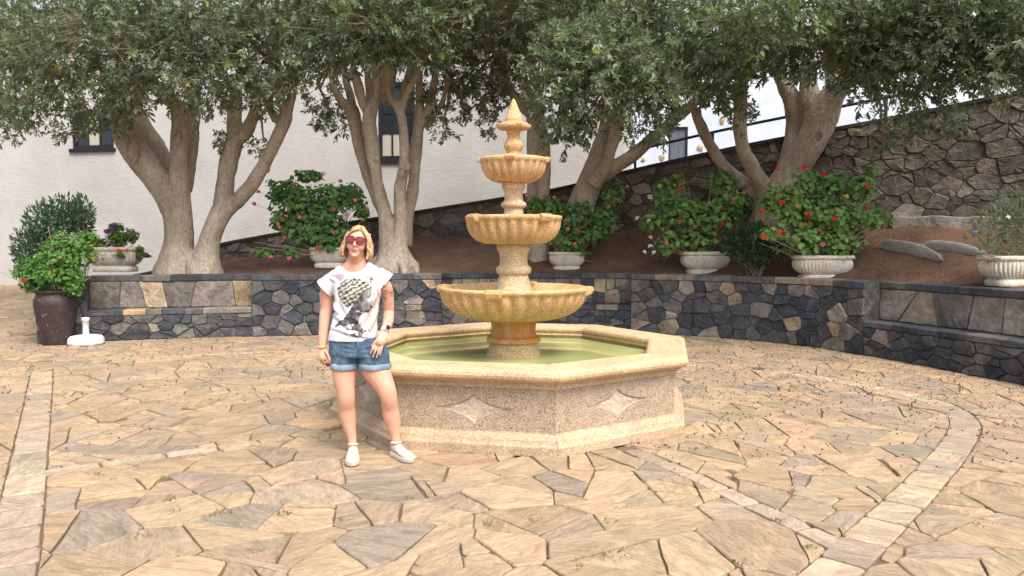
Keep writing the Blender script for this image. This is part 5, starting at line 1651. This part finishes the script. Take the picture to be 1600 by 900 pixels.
# her right arm, hanging
limb(body, [(522, 439, 9.5, .02), (513.5, 450, 11, .025), (510, 464, 10.2, .035), (509.5, 482, 9.2, .045), (507.5, 496, 9.0, .03), (506, 512, 7.8, .01), (504.5, 528, 7.2, -.005), (504, 541, 6.2, -.02)])
limb(body, [(504, 541, 6.2, -.02), (504, 550, 7.6, -.028), (505, 558, 7.6, -.034)], 14, 4, .55)
for i, (kx, L_, cu) in enumerate(((510, 10, 3.2), (506.6, 12, 3.6), (503.2, 11.5, 3.2), (500, 9, 2.4))):
    a = Lp(kx, 558, -.036 - .012 * (1.5 - i)); 
    finger(body, [a, Lp(kx + .6, 558 + L_ * .5, -.046 - .012 * (1.5 - i)), Lp(kx + 2.2, 558 + L_ * .95, -.036 - .012 * (1.5 - i)), Lp(kx + 4.4, 558 + L_ * .9, -.018 - .010 * (1.5 - i))], .0088, .0072)
finger(body, [Lp(508.5, 547, -.05), Lp(512.5, 555, -.075), Lp(514.5, 562, -.075), Lp(514, 567, -.066)], .0105, .0078)
# her left arm, hand resting on the thigh
limb(body, [(592, 436, 9, .02), (601, 446, 10.6, .03), (605, 456, 9.8, .06), (606.6, 472, 9.0, .09), (607.2, 486, 8.8, .115), (607, 494, 8.6, .085), (606.4, 502, 8.6, .02), (604.2, 510, 7.2, -.05), (602, 517, 6.2, -.09)])
def hand_b(u, v, dy): return Lp(u, v, dy)
limb(body, [(602, 516, 6.2, -.09), (598.5, 525, 7.6, -.118), (594, 534, 8.0, -.138)], 14, 4, .5)
tips = [((587.0, 535.5), (579.0, 552)), ((590.6, 537.2), (582.6, 557.5)), ((594.4, 538.2), (588.4, 558.5)), ((597.8, 537.6), (594.2, 554.5))]
for (ax, ay), (bx, by) in tips:
    finger(body, [Lp(ax + 1, ay - 3, -.134), Lp(ax + (bx - ax) * .4, ay + (by - ay) * .4, -.158), Lp(ax + (bx - ax) * .75, ay + (by - ay) * .75, -.158), Lp(bx, by, -.149)], .0088, .0068)
finger(body, [Lp(597, 524, -.128), Lp(590, 530, -.150), Lp(584.5, 536, -.155), Lp(581, 541, -.150)], .0105, .0075)
# head
HC = Lp(558.6, 379, -.03)
HM = Matrix.Translation(HC) @ Matrix.Rotation(R(7), 4, 'Y') @ Matrix.Rotation(R(-3), 4, 'X') @ Matrix.Scale(.98, 4)
def Hd(x, y, z): return HM @ Vector((x, -y, z))       # y forward
HS = [(-.113, .018, .070, .02), (-.104, .030, .079, .0), (-.085, .042, .082, -.03), (-.06, .053, .084, -.055), (-.035, .063, .086, -.075), (-.01, .068, .0865, -.088), (.02, .0715, .087, -.096), (.045, .072, .084, -.097), (.068, .067, .073, -.09), (.088, .056, .053, -.073), (.104, .038, .028, -.05), (.114, .014, .003, -.022)]
v = []; n = 32
for z, a, f_, b_ in HS:
    for k in range(n):
        th = 2 * math.pi * k / n
        c_, s_ = math.cos(th), math.sin(th)
        e = 2 / 2.25
        x = math.copysign(abs(c_) ** e, c_) * a
        mid = (f_ + b_) / 2
        y = mid + math.copysign(abs(s_) ** e, s_) * (f_ - b_) / 2
        v.append(Hd(x, y, z))
fc = [(i * n + k, (i + 1) * n + k, (i + 1) * n + (k + 1) % n, i * n + (k + 1) % n) for i in range(len(HS) - 1) for k in range(n)]
fc += [tuple(range(n)), tuple((len(HS) - 1) * n + k for k in range(n - 1, -1, -1))]
body.add(v, fc)
body.tube([Hd(0, .082, .028), Hd(0, .090, .008), Hd(0, .101, -.018), Hd(0, .100, -.026)], [.0075, .0085, .0108, .010], 10)
body.ball(Hd(0, .100, -.022), .0108, 10, 8)
for s_ in (-1, 1):
    body.ball(Hd(s_ * .0105, .092, -.025), .0072, 8, 6)
    body.ball(Hd(s_ * .036, .064, -.03), (.027, .021, .030), 12, 8)     # cheek
    body.ball(Hd(s_ * .074, -.008, -.008), (.010, .016, .030), 10, 8)    # ear
body.tube([Hd(-.026, .074, -.056), Hd(-.012, .086, -.0525), Hd(0, .0895, -.0535), Hd(.012, .086, -.0525), Hd(.026, .074, -.056)], [.0025, .0042, .0044, .0042, .0025], 8)
body.tube([Hd(-.022, .075, -.0605), Hd(-.01, .0865, -.0635), Hd(0, .0885, -.0645), Hd(.01, .0865, -.0635), Hd(.022, .075, -.0605)], [.0025, .0048, .0054, .0048, .0025], 8)
body.ball(Hd(0, .076, -.098), (.018, .014, .014), 10, 8)
body.tube([Hd(0, .01, -.06), Hd(0, -.02, -.12), Lp(557, 410, .01)], [.052, .054, .056], 18)
bo = remeshed(body, 'body', .0042, M['skin'], person, 3)
nv = len(bo.data.vertices)
co = np.zeros(nv * 3, dtype=np.float32); bo.data.vertices.foreach_get('co', co); co = co.reshape(-1, 3)
def px_of(co):
    W = co + np.array(P0)
    z = W[:, 2] - CAM_H; zc = W[:, 1] * CP - z * SP; yc = z * CP + W[:, 1] * SP
    return 800 + F_PX * W[:, 0] / zc, 450 - F_PX * yc / zc
PX, PY = px_of(co)
def vnoise(P, s, seed=0.0):
    return np.array([noise.noise(Vector((p[0] * s + seed, p[1] * s, p[2] * s))) for p in P])
skin_c = np.tile(np.array([.64, .355, .26]), (nv, 1))
Hi = HM.inverted()
Hmat = np.array(Hi)
hl = np.c_[co, np.ones(nv)] @ Hmat.T
hx, hy, hz = hl[:, 0], -hl[:, 1], hl[:, 2]
lip = (np.abs(hx) < .021) & (hz < -.0475) & (hz > -.0715) & (hy > .0815 - np.abs(hx) * .3) & (hz > -.20)
skin_c[lip] = (.50, .185, .165)
line = (np.abs(hx) < .024) & (np.abs(hz + .0585) < .0022) & (hy > .07)
skin_c[line] = (.28, .09, .08)
chk = np.exp(-(((np.abs(hx) - .042) / .02) ** 2 + ((hz + .03) / .02) ** 2)) * (hy > .03)
skin_c = skin_c * (1 - .35 * chk[:, None]) + np.array([.62, .24, .17]) * .35 * chk[:, None]
for x, y in ((542, 617), (608, 617)):
    w = np.exp(-(((PX - x) / 10) ** 2 + ((PY - y) / 9) ** 2)) * .45
    skin_c = skin_c * (1 - w[:, None]) + np.array([.58, .25, .17]) * w[:, None]
arm = (PX > 597) & (PY > 448) & (PY < 512)
idx_ = np.where(arm)[0]
tn = vnoise(co[idx_], 42, 3.0) + .5 * vnoise(co[idx_], 90, 8.0)
ink = (tn > .36) & (vnoise(co[idx_], 9, 1.0) > -.05)
skin_c[idx_[ink]] = (.20, .17, .14)
for (ax, ay), (bx, by) in tips:          # nails
    w = ((PX - bx) ** 2 + (PY - by) ** 2) < 4.0
    skin_c[w] = (.80, .66, .6)
set_tint(bo.data, skin_c)

# ---- T-shirt
sh = MB()
loft(sh, [(Lp(551, 531), 38 * K, .128, .13), (Lp(552, 522), 38.2 * K, .13, .13), (Lp(553.5, 508), 36.2 * K, .125, .12), (Lp(555.5, 492), 34.8 * K, .122, .108), (Lp(557.5, 476), 34.8 * K, .130, .102), (Lp(559, 462), 36.5 * K, .135, .102), (Lp(560, 450), 41 * K, .122, .102),
          (Lp(560, 438), 45 * K, .095, .098), (Lp(559, 427), 43 * K, .077, .088), (Lp(558, 418), 33 * K, .068, .08), (Lp(557.5, 411), 22 * K, .064, .073), (Lp(557, 406), 18 * K, .062, .07)], 36)
def cone(mb, a, b, ra, rb, depth=.9):
    a, b = Vector(a), Vector(b)
    mb.tube([a, a.lerp(b, .5), b], [ra, (ra + rb) / 2, rb], 20, True, depth)
cone(sh, Lp(530, 431, .01), Lp(507.5, 451.5, .02), .062, .079, .88)
cone(sh, Lp(588, 428, .01), Lp(606.5, 440.5, .02), .060, .065, .88)
# soft folds
so = remeshed(sh, 'shirt', .0045, M['shirt_cloth'], person, 6)
me = so.data; nv = len(me.vertices)
co = np.zeros(nv * 3, dtype=np.float32); me.vertices.foreach_get('co', co); co = co.reshape(-1, 3)
nrm = np.zeros(nv * 3, dtype=np.float32); me.vertices.foreach_get('normal', nrm); nrm = nrm.reshape(-1, 3)
PX, PY = px_of(co)
fold = np.zeros(nv)
for (x0, y0, x1, y1, w, a) in ((512, 462, 540, 505, 3.0, .007), (516, 486, 548, 515, 2.6, .007), (592, 452, 572, 492, 3.0, .007), (590, 480, 575, 520, 3, .007), (515, 510, 560, 526, 2.6, .006), (523, 455, 528, 500, 2.5, .006), (588, 448, 584, 470, 2.4, .007), (540, 520, 585, 528, 2.6, .005), (512, 432, 525, 440, 2.2, .004), (598, 428, 590, 440, 2.2, .004)):
    dx, dy = x1 - x0, y1 - y0; L2 = dx * dx + dy * dy
    tt = np.clip(((PX - x0) * dx + (PY - y0) * dy) / L2, 0, 1)
    dd = np.hypot(PX - x0 - tt * dx, PY - y0 - tt * dy)
    fold += a * np.exp(-(dd / w) ** 2) * np.sin(np.pi * np.clip(tt, .02, .98)) - a * .6 * np.exp(-((dd - 2 * w) / w) ** 2) * np.sin(np.pi * np.clip(tt, .02, .98))
co2 = co + nrm * (1.7 * fold + .005 * vnoise(co * np.array([1, 1, .5]), 9.0) + .003 * vnoise(co * np.array([1.4, 1, .6]), 22.0))[:, None]
me.vertices.foreach_set('co', co2.astype(np.float32).ravel())
# print on the chest
def poly_mask(pts):
    inside = np.zeros(nv, dtype=bool)
    for (x0, y0), (x1, y1) in zip(pts, pts[1:] + pts[:1]):
        c = ((y0 > PY) != (y1 > PY))
        xi = (x1 - x0) * (PY - y0) / ((y1 - y0) if y1 != y0 else 1e-6) + x0
        inside ^= c & (PX < xi)
    return inside
front = nrm[:, 1] < .15
N1 = vnoise(co, 30.0); N2 = vnoise(co, 75.0, 4.0); N3 = vnoise(co, 140.0, 9.0)
jx, jy = N1 * 2.2 + N2 * 1.2, N2 * 1.8
PX0, PY0 = PX.copy(), PY.copy()
tc = np.tile(np.array([.64, .66, .70]), (nv, 1))
def wash(x, y, rx, ry, c, k):
    global tc
    w = np.exp(-(((PX - x) / rx) ** 2 + ((PY - y) / ry) ** 2)) * k * np.clip(.75 + 1.3 * N1 + .8 * N2, 0, 1.3) * front
    w = np.clip(w, 0, 1)[:, None]
    tc = tc * (1 - w) + np.array(c) * w
wash(531, 435, 11, 8, (.38, .24, .30), 1.1); wash(577, 432, 9, 10, (.64, .36, .31), 1.0); wash(588, 452, 8, 22, (.66, .42, .37), .9); wash(583, 480, 8, 18, (.64, .40, .34), .9)
wash(570, 440, 6, 6, (.72, .38, .32), .7); wash(556, 503, 17, 10, (.55, .34, .31), .9); wash(574, 500, 9, 14, (.63, .43, .38), .85); wash(541, 480, 8, 10, (.72, .66, .68), .5); wash(587, 466, 3.2, 4, (.35, .25, .25), .8); wash(578, 515, 8, 6, (.35, .3, .32), .6)
PX += jx * .7; PY += jy * .7
tur = poly_mask([(527, 452), (531, 443), (539, 437), (550, 434.5), (562, 435.5), (573, 440), (581, 448), (580, 453), (570, 456), (561, 463), (553, 473), (546, 481), (541, 480), (535, 472), (529, 463)]) & front
stripe = np.sin((PX * .55 + PY * .95) * .95 + N1 * 2.0) * .5 + .5
stripe2 = np.sin((PX * .9 - PY * .6) * .8 + N2 * 2) * .5 + .5
g = np.clip(.17 + .42 * stripe ** 1.4 - .20 * stripe2 + .16 * N2 + .12 * N3, .05, .62)
tc[tur] = np.c_[g * 1.0, g * .94, g * .80][tur]
face = poly_mask([(563, 461), (571, 455.5), (580, 452), (581.5, 460), (580, 465), (582.5, 471), (580, 474), (581, 479), (579, 483), (575, 488.5), (566, 489), (560, 486), (552, 489), (549, 480), (554, 472)]) & front
g = np.clip(.13 + .45 * np.exp(-(((PX - 577) / 5) ** 2 + ((PY - 468) / 6) ** 2)) + .22 * N1 + .1 * N2, .02, .6)
tc[face] = np.c_[g, g * .95, g * .95][face]
neck = poly_mask([(549, 480), (556, 487), (566, 489), (561, 497), (559, 508), (548, 506), (534, 500), (540, 494), (545, 488)]) & front
g = np.clip(.075 + .14 * N1, .015, .3); tc[neck] = np.c_[g, g, g * 1.12][neck]
bust = poly_mask([(523, 510), (530, 498), (539, 496), (550, 501), (561, 503), (566, 512), (572, 519), (565, 526), (552, 527), (548, 518), (549, 511), (540, 509), (531, 511), (526, 516)]) & front & (N1 + .6 * N2 > -.28)
g = np.clip(.07 + .30 * np.maximum(N1, 0) + .1 * N2, .015, .5); tc[bust] = np.c_[g, g * .95, g * .98][bust]
spl = (np.exp(-(((PX - 555) / 26) ** 2 + ((PY - 518) / 10) ** 2)) * (N2 + .5 * N3) > .17) & front
tc[spl] = (.10, .09, .10)
hi_ = (np.exp(-(((PX - 557) / 4) ** 2 + ((PY - 503) / 6) ** 2)) * (.5 + N1) > .42) & front
tc[hi_] = (.7, .68, .68)
eye = ((np.hypot((PX0 - 576) / 3.0, (PY0 - 464.5) / 1.2)) < 1) & front
tc[eye] = (.02, .02, .02)
lipm = ((np.hypot((PX0 - 579) / 2.4, (PY0 - 479) / 1.6)) < 1) & front
tc[lipm] = (.04, .03, .03)
PX, PY = px_of(co2)
set_tint(me, tc)
# openings: neck, sleeve ends, hem
bm = bmesh.new(); bm.from_mesh(me); bm.verts.ensure_lookup_table()
sl = [(Lp(507.5, 451.5, .02), (Lp(507.5, 451.5, .02) - Lp(530, 431, .01)).normalized()), (Lp(606.5, 440.5, .02), (Lp(606.5, 440.5, .02) - Lp(588, 428, .01)).normalized())]
kill = []
for f in bm.faces:
    i = f.verts[0].index
    x, y = PX[i], PY[i]
    c = f.calc_center_median()
    if nrm[i][1] < .0 or c.y < Lp(557, 410, 0).y:
        ne = ((x - 552.8) / 22.5) ** 2 + (max(y - 405.5, 0) / 19.5) ** 2 < 1
    else:
        ne = ((x - 556) / 21) ** 2 + (max(y - 405, 0) / 7) ** 2 < 1
    if ne and y < 428: kill.append(f); continue
    if f.normal.z < -.75 and y > 526: kill.append(f); continue
    for p, d in sl:
        if (c - p).length < .098 and (c - p).dot(d) > -.012 and f.normal.dot(d) > .55: kill.append(f); break
bmesh.ops.delete(bm, geom=kill, context='FACES')
bed_ = [e for e in bm.edges if e.is_boundary]
for _ in range(6):
    bv = {}
    for e in bed_:
        for a_, b_ in ((e.verts[0], e.verts[1]), (e.verts[1], e.verts[0])): bv.setdefault(a_, []).append(b_.co.copy())
    for v_, nb in bv.items():
        if len(nb) == 2: v_.co = v_.co * .5 + (nb[0] + nb[1]) * .25
bm.to_mesh(me); bm.free()
md = so.modifiers.new('thickness', 'SOLIDIFY'); md.thickness = .003; md.offset = -1
bc = Lp(580.5, 435.5, -.098)
m = MB(); m.tube([bc + Vector((0, -.002, 0)), bc + Vector((0, -.010, .001))], [.012, .0105], 16); bd = m.build('badge', M['dark_plastic'], person, False)
m = MB(); m.tube([bc + Vector((0, -.010, .001)), bc + Vector((0, -.0125, .0013))], [.0065, .005], 14); m.build('badge_face', M['silver'], bd)

# ---- shorts
sr = MB()
loft(sr, [(Lp(553, 524), 36 * K, .108, .115), (Lp(555, 530), 41.5 * K, .118, .128), (Lp(558, 541), 44.5 * K, .12, .135), (Lp(560, 550), 46 * K, .122, .138), (Lp(560.5, 556), 45.5 * K, .115, .13)], 32)
def leg_tube(pts, fl=1.0):
    P = [(*Lp(x, y, dy), r * K) for x, y, r, dy in pts]; Q = catmull(P, 3)
    sr.tube([Vector(q[:3]) for q in Q], [float(q[3]) for q in Q], 24, True, fl)
leg_tube([(541, 545, 21, .0), (540, 553, 22, 0), (539, 564, 21.2, 0), (538.5, 573, 21, 0)])
leg_tube([(581, 545, 23, .0), (583, 553, 24.5, 0), (584.5, 564, 24.6, 0), (585.5, 573, 24.8, -.003)])
shorts = remeshed(sr, 'shorts', .005, M['denim'], person, 4)
me = shorts.data; nv = len(me.vertices)
co = np.zeros(nv * 3, dtype=np.float32); me.vertices.foreach_get('co', co); co = co.reshape(-1, 3)
nrm = np.zeros(nv * 3, dtype=np.float32); me.vertices.foreach_get('normal', nrm); nrm = nrm.reshape(-1, 3)
PX, PY = px_of(co); fold = np.zeros(nv)
for (x0, y0, x1, y1, w, a) in ((556, 545, 530, 538, 1.8, .006), (557, 550, 532, 548, 1.8, .006), (557, 556, 536, 558, 1.8, .005), (562, 545, 590, 538, 1.8, .006), (563, 551, 592, 549, 1.8, .006), (563, 557, 588, 560, 1.8, .005), (520, 540, 524, 566, 2, .005), (602, 545, 600, 566, 2, .005), (545, 558, 543, 572, 2, .005), (575, 560, 578, 572, 2, .005)):
    dx, dy = x1 - x0, y1 - y0; L2 = dx * dx + dy * dy
    tt = np.clip(((PX - x0) * dx + (PY - y0) * dy) / L2, 0, 1)
    dd = np.hypot(PX - x0 - tt * dx, PY - y0 - tt * dy)
    fold += a * np.exp(-(dd / w) ** 2) * np.sin(np.pi * np.clip(tt, .03, .97))
groove = -.004 * np.exp(-((PX - 559.5) / 2.2) ** 2) * (PY > 540) * (nrm[:, 1] < .2)
me.vertices.foreach_set('co', (co + nrm * (fold + groove + .003 * vnoise(co, 16.0))[:, None]).astype(np.float32).ravel()); me.update()
for cx, y0, y1, r in ((538.4, 566.5, 576, 21.4), (585.2, 566.5, 575.5, 25.1)):
    m = MB(); pr = [(r - 1.2, y1 - .4), (r + .1, y1), (r + .75, y1 - 1.5), (r + .85, (y0 + y1) / 2), (r + .7, y0 + 1.2), (r - .6, y0)]
    n = 36; vv = []
    for rr, y in pr:
        c = Lp(cx, y, -.001)
        for k in range(n):
            a = 2 * math.pi * k / n
            w = rr * K * (1 + .012 * math.sin(3 * a + cx) + .006 * math.sin(11 * a))
            vv.append((c.x + w * math.cos(a), c.y + w * math.sin(a), c.z + .002 * math.sin(5 * a)))
    ff = [(i * n + k, i * n + (k + 1) % n, (i + 1) * n + (k + 1) % n, (i + 1) * n + k) for i in range(len(pr) - 1) for k in range(n)]
    m.add(vv, ff); m.build('cuff', M['denim_cuff'], shorts, True)
fl_ = MB(); fl_.tube([Lp(559, 529, -.123), Lp(559.5, 540, -.128), Lp(560, 549, -.122)], .0035, 6); fl_.build('fly_seam', M['denim_cuff'], shorts, True)
for x0, y0, x1, y1, x2, y2 in ((522, 534, 527, 541, 519, 546), (596, 537, 592, 543, 600, 548)):
    m = MB(); m.tube([Lp(x0, y0, -.085), Lp(x1, y1, -.098), Lp(x2, y2, -.06)], .003, 6); m.build('pocket_seam', M['denim_cuff'], shorts, True)

# ---- shoes
def shoe(toe, heel):
    toe, heel = Vector(toe) - P0, Vector(heel) - P0
    f = (toe - heel); L = f.length; f.normalize(); s = Vector((f.y, -f.x, 0)); up = Vector((0, 0, 1))
    st = [(0, .012, .03, .07), (.03, .026, .03, .092), (.12, .033, .03, .100), (.24, .036, .03, .098), (.36, .038, .03, .092), (.50, .042, .029, .076), (.64, .0465, .029, .063), (.78, .047, .029, .055), (.90, .040, .03, .048), (.97, .026, .031, .040), (1.0, .010, .033, .035)]
    n = 18; v = []
    for t, hw, z0, z1 in st:
        for k in range(n):
            a = 2 * math.pi * k / n
            x = math.copysign(abs(math.cos(a)) ** .75, math.cos(a)) * hw
            zz = (z0 + z1) / 2 + math.copysign(abs(math.sin(a)) ** .85, math.sin(a)) * (z1 - z0) / 2
            if math.sin(a) > 0: x *= 1 - .25 * math.sin(a)
            v.append(heel + f * (t * L) + s * x + up * zz)
    fc = [(i * n + k, i * n + (k + 1) % n, (i + 1) * n + (k + 1) % n, (i + 1) * n + k) for i in range(len(st) - 1) for k in range(n)] + [tuple(range(n - 1, -1, -1)), tuple((len(st) - 1) * n + k for k in range(n))]
    m = MB(); m.add(v, fc); o = m.build('shoe', M['shoe_knit'], person, True)
    so_ = MB(); v = []
    ol = [(-.02, .0), (-.012, .02), (.04, .034), (.14, .038), (.36, .040), (.55, .046), (.72, .051), (.85, .047), (.95, .034), (1.005, .016), (1.02, 0)]
    line_ = [(t, w) for t, w in ol] + [(t, -w) for t, w in ol[-2:0:-1]]
    n = len(line_)
    for z, k in ((.001, .94), (.006, 1.0), (.026, 1.02), (.034, .97)):
        for t, w in line_: v.append(heel + f * (t * L + (.006 if z > .02 else 0)) + s * (w * k) + up * (z + (.012 * max(0, t - .8) if z < .01 else 0)))
    fc = [(i * n + k, (i + 1) * n + k, (i + 1) * n + (k + 1) % n, i * n + (k + 1) % n) for i in range(3) for k in range(n)] + [tuple(range(n)), tuple(3 * n + k for k in range(n - 1, -1, -1))]
    so_.add(v, fc); so_.build('sole', M['shoe_sole'], o)
    for q in range(5):
        t = .36 + q * .075; z = float(np.interp(t, [a[0] for a in st], [a[3] for a in st])) + .001
        m = MB(); c = heel + f * (t * L) + up * z
        m.tube([c - s * .022 - up * .009 - f * .004, c - s * .01 + up * .001, c + s * .01 + up * .001 + f * .003, c + s * .022 - up * .009 + f * .004], .0032, 6); m.build('lace', M['lace'], o, True)
    m = MB(); c = heel + f * (.17 * L) + up * .098
    ring = [c + f * (.042 * math.cos(a)) + s * (.032 * math.sin(a)) + up * (.006 * math.cos(a)) for a in np.linspace(0, 2 * math.pi, 17)]
    m.tube(ring, .007, 6, False); m.build('collar', M['shoe_knit'], o, True)
tA = gnd(550, 729); shoe(tA, tA + Vector((-.044, .258, 0)))
tB = gnd(644, 723); shoe(tB, tB + Vector((-.168, .202, 0)))

# ---- hair
hr = MB(); T = []
rgh = random.Random(77)
blond = [(.54, .33, .17), (.62, .42, .25), (.46, .26, .125), (.70, .52, .35), (.36, .195, .09), (.58, .36, .20)]
def add_strand(pts, r0, r1, flat=.45):
    n0 = len(hr.v)
    Q = catmull([tuple(p) for p in pts], 3)
    hr.tube([Vector(q) for q in Q], [r0 + (r1 - r0) * (i / (len(Q) - 1)) ** 1.5 for i in range(len(Q))], 6, True, flat)
    c = rgh.choice(blond); T.extend([shade(c, rgh, .12)] * (len(hr.v) - n0))
def skull(th, ph, ex):                  # th: 0 top .. , ph: azimuth (0 = her left / picture right, 90 = front)
    x = math.sin(th) * math.cos(ph); y = math.sin(th) * math.sin(ph); z = math.cos(th)
    a, f_, b_, zz = .074 + ex, .088 + ex, .098 + ex, .118 + ex
    return (x * a, y * f_ if y > 0 else y * b_, z * zz)
# underlying cap: top, sides and back, leaving the face free
n0 = len(hr.v)
capv, capf = [], []
NP, NT_ = 40, 12
for i in range(NT_ + 1):
    for k in range(NP):
        ph = 2 * math.pi * k / NP
        fr = max(0, math.sin(ph))
        thm = R(118) - (R(118) - R(47)) * min(1, max(0, (fr - .12) / .35))
        if i == 0: th = .02
        else: th = thm * i / NT_
        x, y, z = skull(th, ph, .008)
        capv.append(Hd(x, y - .002, z + .002))
for i in range(NT_):
    for k in range(NP): capf.append((i * NP + k, i * NP + (k + 1) % NP, (i + 1) * NP + (k + 1) % NP, (i + 1) * NP + k))
hr.add(capv, capf); T.extend([(.50, .30, .10)] * len(capv))
part_x = .018
def lock(ph, x0, y0, length, r0=.008, flare=0.0, side=1):
    """from the parting over the skull, then hanging free"""
    pts = []
    start = Hd(x0, y0, .120 - 2.2 * (x0 * x0) - 1.3 * max(0, abs(y0) - .02) ** 2 / .1)
    pts.append(start)
    thm = R(100)
    for j in range(1, 5):
        th = R(28) + (thm - R(28)) * j / 4
        x, y, z = skull(th, ph, .013 + rgh.uniform(0, .006))
        k = min(1, j / 2.2)
        sx, sy, sz = Hi @ start
        x = x * k + sx * (1 - k); y = y * k + (-sy) * (1 - k)
        pts.append(Hd(x, y, z))
    x, y, z = skull(thm, ph, .014)
    w = rgh.uniform(-1, 1)
    for j in range(1, 4):
        t = j / 3
        pts.append(Hd(x * (1 + (.10 + flare) * math.sin(t * 2.6)) + .006 * w * math.sin(t * 6), y * (1 + .05 * t) + .007 * math.sin(t * 5 + w * 3), z - length * t))
    add_strand(pts, r0, .0022)
for i in range(420):
    ph = rgh.uniform(R(-200), R(20)) if i % 5 else rgh.choice([rgh.uniform(R(-18), R(28)), rgh.uniform(R(152), R(198))])
    y0 = rgh.uniform(-.06, .045)
    x0 = part_x + rgh.uniform(-.012, .012)
    back = math.sin(ph) < -.5
    lock(ph, x0, y0, rgh.uniform(.055, .095) + (.02 if back else 0), rgh.uniform(.0035, .0065), rgh.uniform(-.05, .30))
for i in range(60):                     # fringe swept to the picture's left
    t = i / 59
    x0 = part_x + rgh.uniform(-.008, .004); y0 = .02 + .035 * rgh.random()
    e = rgh.uniform(-.006, .006)
    pts = [Hd(x0, y0, .121 - .2 * max(0, y0 - .03)), Hd(x0 - .022, .070 + e, .098 - .012 * t), Hd(-.035 - .012 * t, .076 + e - .012 * t, .075 - .012 * t), Hd(-.062 - .008 * t, .050 + e, .045 - .02 * t), Hd(-.078 - .006 * t, .022 + e, .0 - .02 * t), Hd(-.082 - .006 * t, .012, -.045 - .02 * rgh.random())]
    add_strand(pts, .005, .0018)
for i in range(40):                     # and to the right
    t = i / 39; e = rgh.uniform(-.006, .006)
    pts = [Hd(part_x + .006, .03 + .02 * rgh.random(), .119), Hd(.045, .066 + e, .092 - .01 * t), Hd(.066 + .004 * t, .048 + e, .055 - .02 * t), Hd(.080, .022 + e, .01 - .02 * t), Hd(.088 + .008 * t, .014, -.035), Hd(.096 + .010 * rgh.random(), .012 + e, -.075 - .02 * rgh.random())]
    add_strand(pts, .005, .0018)
for i in range(70):                     # stray wisps
    s_ = rgh.choice([-1, 1]); ph = R(10) if s_ > 0 else R(170)
    z = rgh.uniform(-.03, .05)
    pts = [Hd(s_ * .076, -.01 + rgh.uniform(-.04, .03), z + .03), Hd(s_ * .092, rgh.uniform(-.04, .03), z - .01), Hd(s_ * (.10 + .02 * rgh.random()), rgh.uniform(-.04, .03), z - .06), Hd(s_ * (.09 + .03 * rgh.random()), rgh.uniform(-.04, .03), z - .10)]
    add_strand(pts, .002, .0007)
hr.build('hair', M['hair'], person, True, T)

# ---- sunglasses
gl = empty('sunglasses', (0, 0, 0)); gl.parent = person
def lens_outline(s_, k=1.0):
    pts = []
    for i in range(20):
        a = 2 * math.pi * i / 20
        e = .72
        x = math.copysign(abs(math.cos(a)) ** e, math.cos(a)) * .0315 * k; z = math.copysign(abs(math.sin(a)) ** e, math.sin(a)) * .0245 * k
        x *= 1 + .10 * (z / .0225)
        pts.append((s_ * .0365 + s_ * x, z + .006))
    return pts
GY = .1015
for s_ in (-1, 1):
    o_ = lens_outline(s_)
    P = [Hd(x, GY - abs(x) * .16 - (x * x) * 1.6, z + .008) for x, z in o_]
    m = MB(); m.tube(P + [P[0], P[1]], .0036, 6, False); m.build('lens_rim', M['lens_frame'], gl, True)
    c = sum(P, Vector()) / len(P) + (Hd(0, 1, 0) - Hd(0, 0, 0)) * .003
    m = MB(); m.add(P + [c], [(i, (i + 1) % 20, 20) for i in range(20)]); m.build('lens', M['lens'], gl, True)
    m = MB(); m.tube([Hd(s_ * .068, .082, .026), Hd(s_ * .075, .066, .026), Hd(s_ * .0765, .02, .02), Hd(s_ * .0765, -.02, .012)], .0035, 6); m.build('temple', M['lens_frame'], gl, True)
m = MB(); m.tube([Hd(-.008, GY - .001, .020), Hd(0, GY + .001, .021), Hd(.008, GY - .001, .020)], .0035, 6); m.build('bridge', M['lens_frame'], gl, True)

# ---- watch, bracelet, thing in the hand
def band(name, a, b, r, th, mat, n=22):
    a, b = Vector(a), Vector(b); d = (b - a).normalized()
    m = MB(); m.tube([a, a.lerp(b, .12), a.lerp(b, .5), a.lerp(b, .88), b], [r - th * .3, r + th, r + th * 1.2, r + th, r - th * .3], n)
    return m.build(name, mat, person, True)
wa, wb = Lp(603.3, 512.8, -.071), Lp(601.3, 518.6, -.098)
w = band('watch', wa, wb, 6.5 * K, .003, M['watch_band'])
wc = (wa + wb) / 2; wd_ = (wb - wa).normalized(); out = Vector((.55, -.75, .35)); out = (out - wd_ * out.dot(wd_)).normalized(); sd_ = wd_.cross(out)
MW = Matrix.Translation(wc + out * (6.5 * K + .001)) @ Matrix((sd_, wd_, out)).transposed().to_4x4()
m = MB(); m.box((-.017, -.020, -.004), (.017, .020, .0075), MW); wf = m.build('watch_case', M['silver'], w)
m = MB(); m.box((-.0155, -.0185, .0076), (.0155, .0185, .0085), MW); m.build('watch_screen', M['watch_screen'], w)
br = band('bracelet', Lp(504, 541.2, -.021), Lp(504, 543.2, -.022), 6.5 * K, .0025, M['bracelet'], 20)
hp = Lp(511.5, 566, -.044)
Mh = Matrix.Rotation(R(-28), 4, 'Y')
ho = empty('handheld_object', P0 + hp); ho.rotation_euler = (R(8), R(-26), R(20))
tag(ho, 'small black and silver object held in the lowered hand', 'handheld object')
m = MB(); m.box((-.014, -.006, -.034), (.014, .006, .030)); o = m.build('casing', M['dark_plastic'], ho)
bv = o.modifiers.new('b', 'BEVEL'); bv.width = .004; bv.segments = 2
m = MB(); m.box((-.009, -.0075, -.038), (.009, .0045, -.026)); m.build('tip', M['silver'], ho)
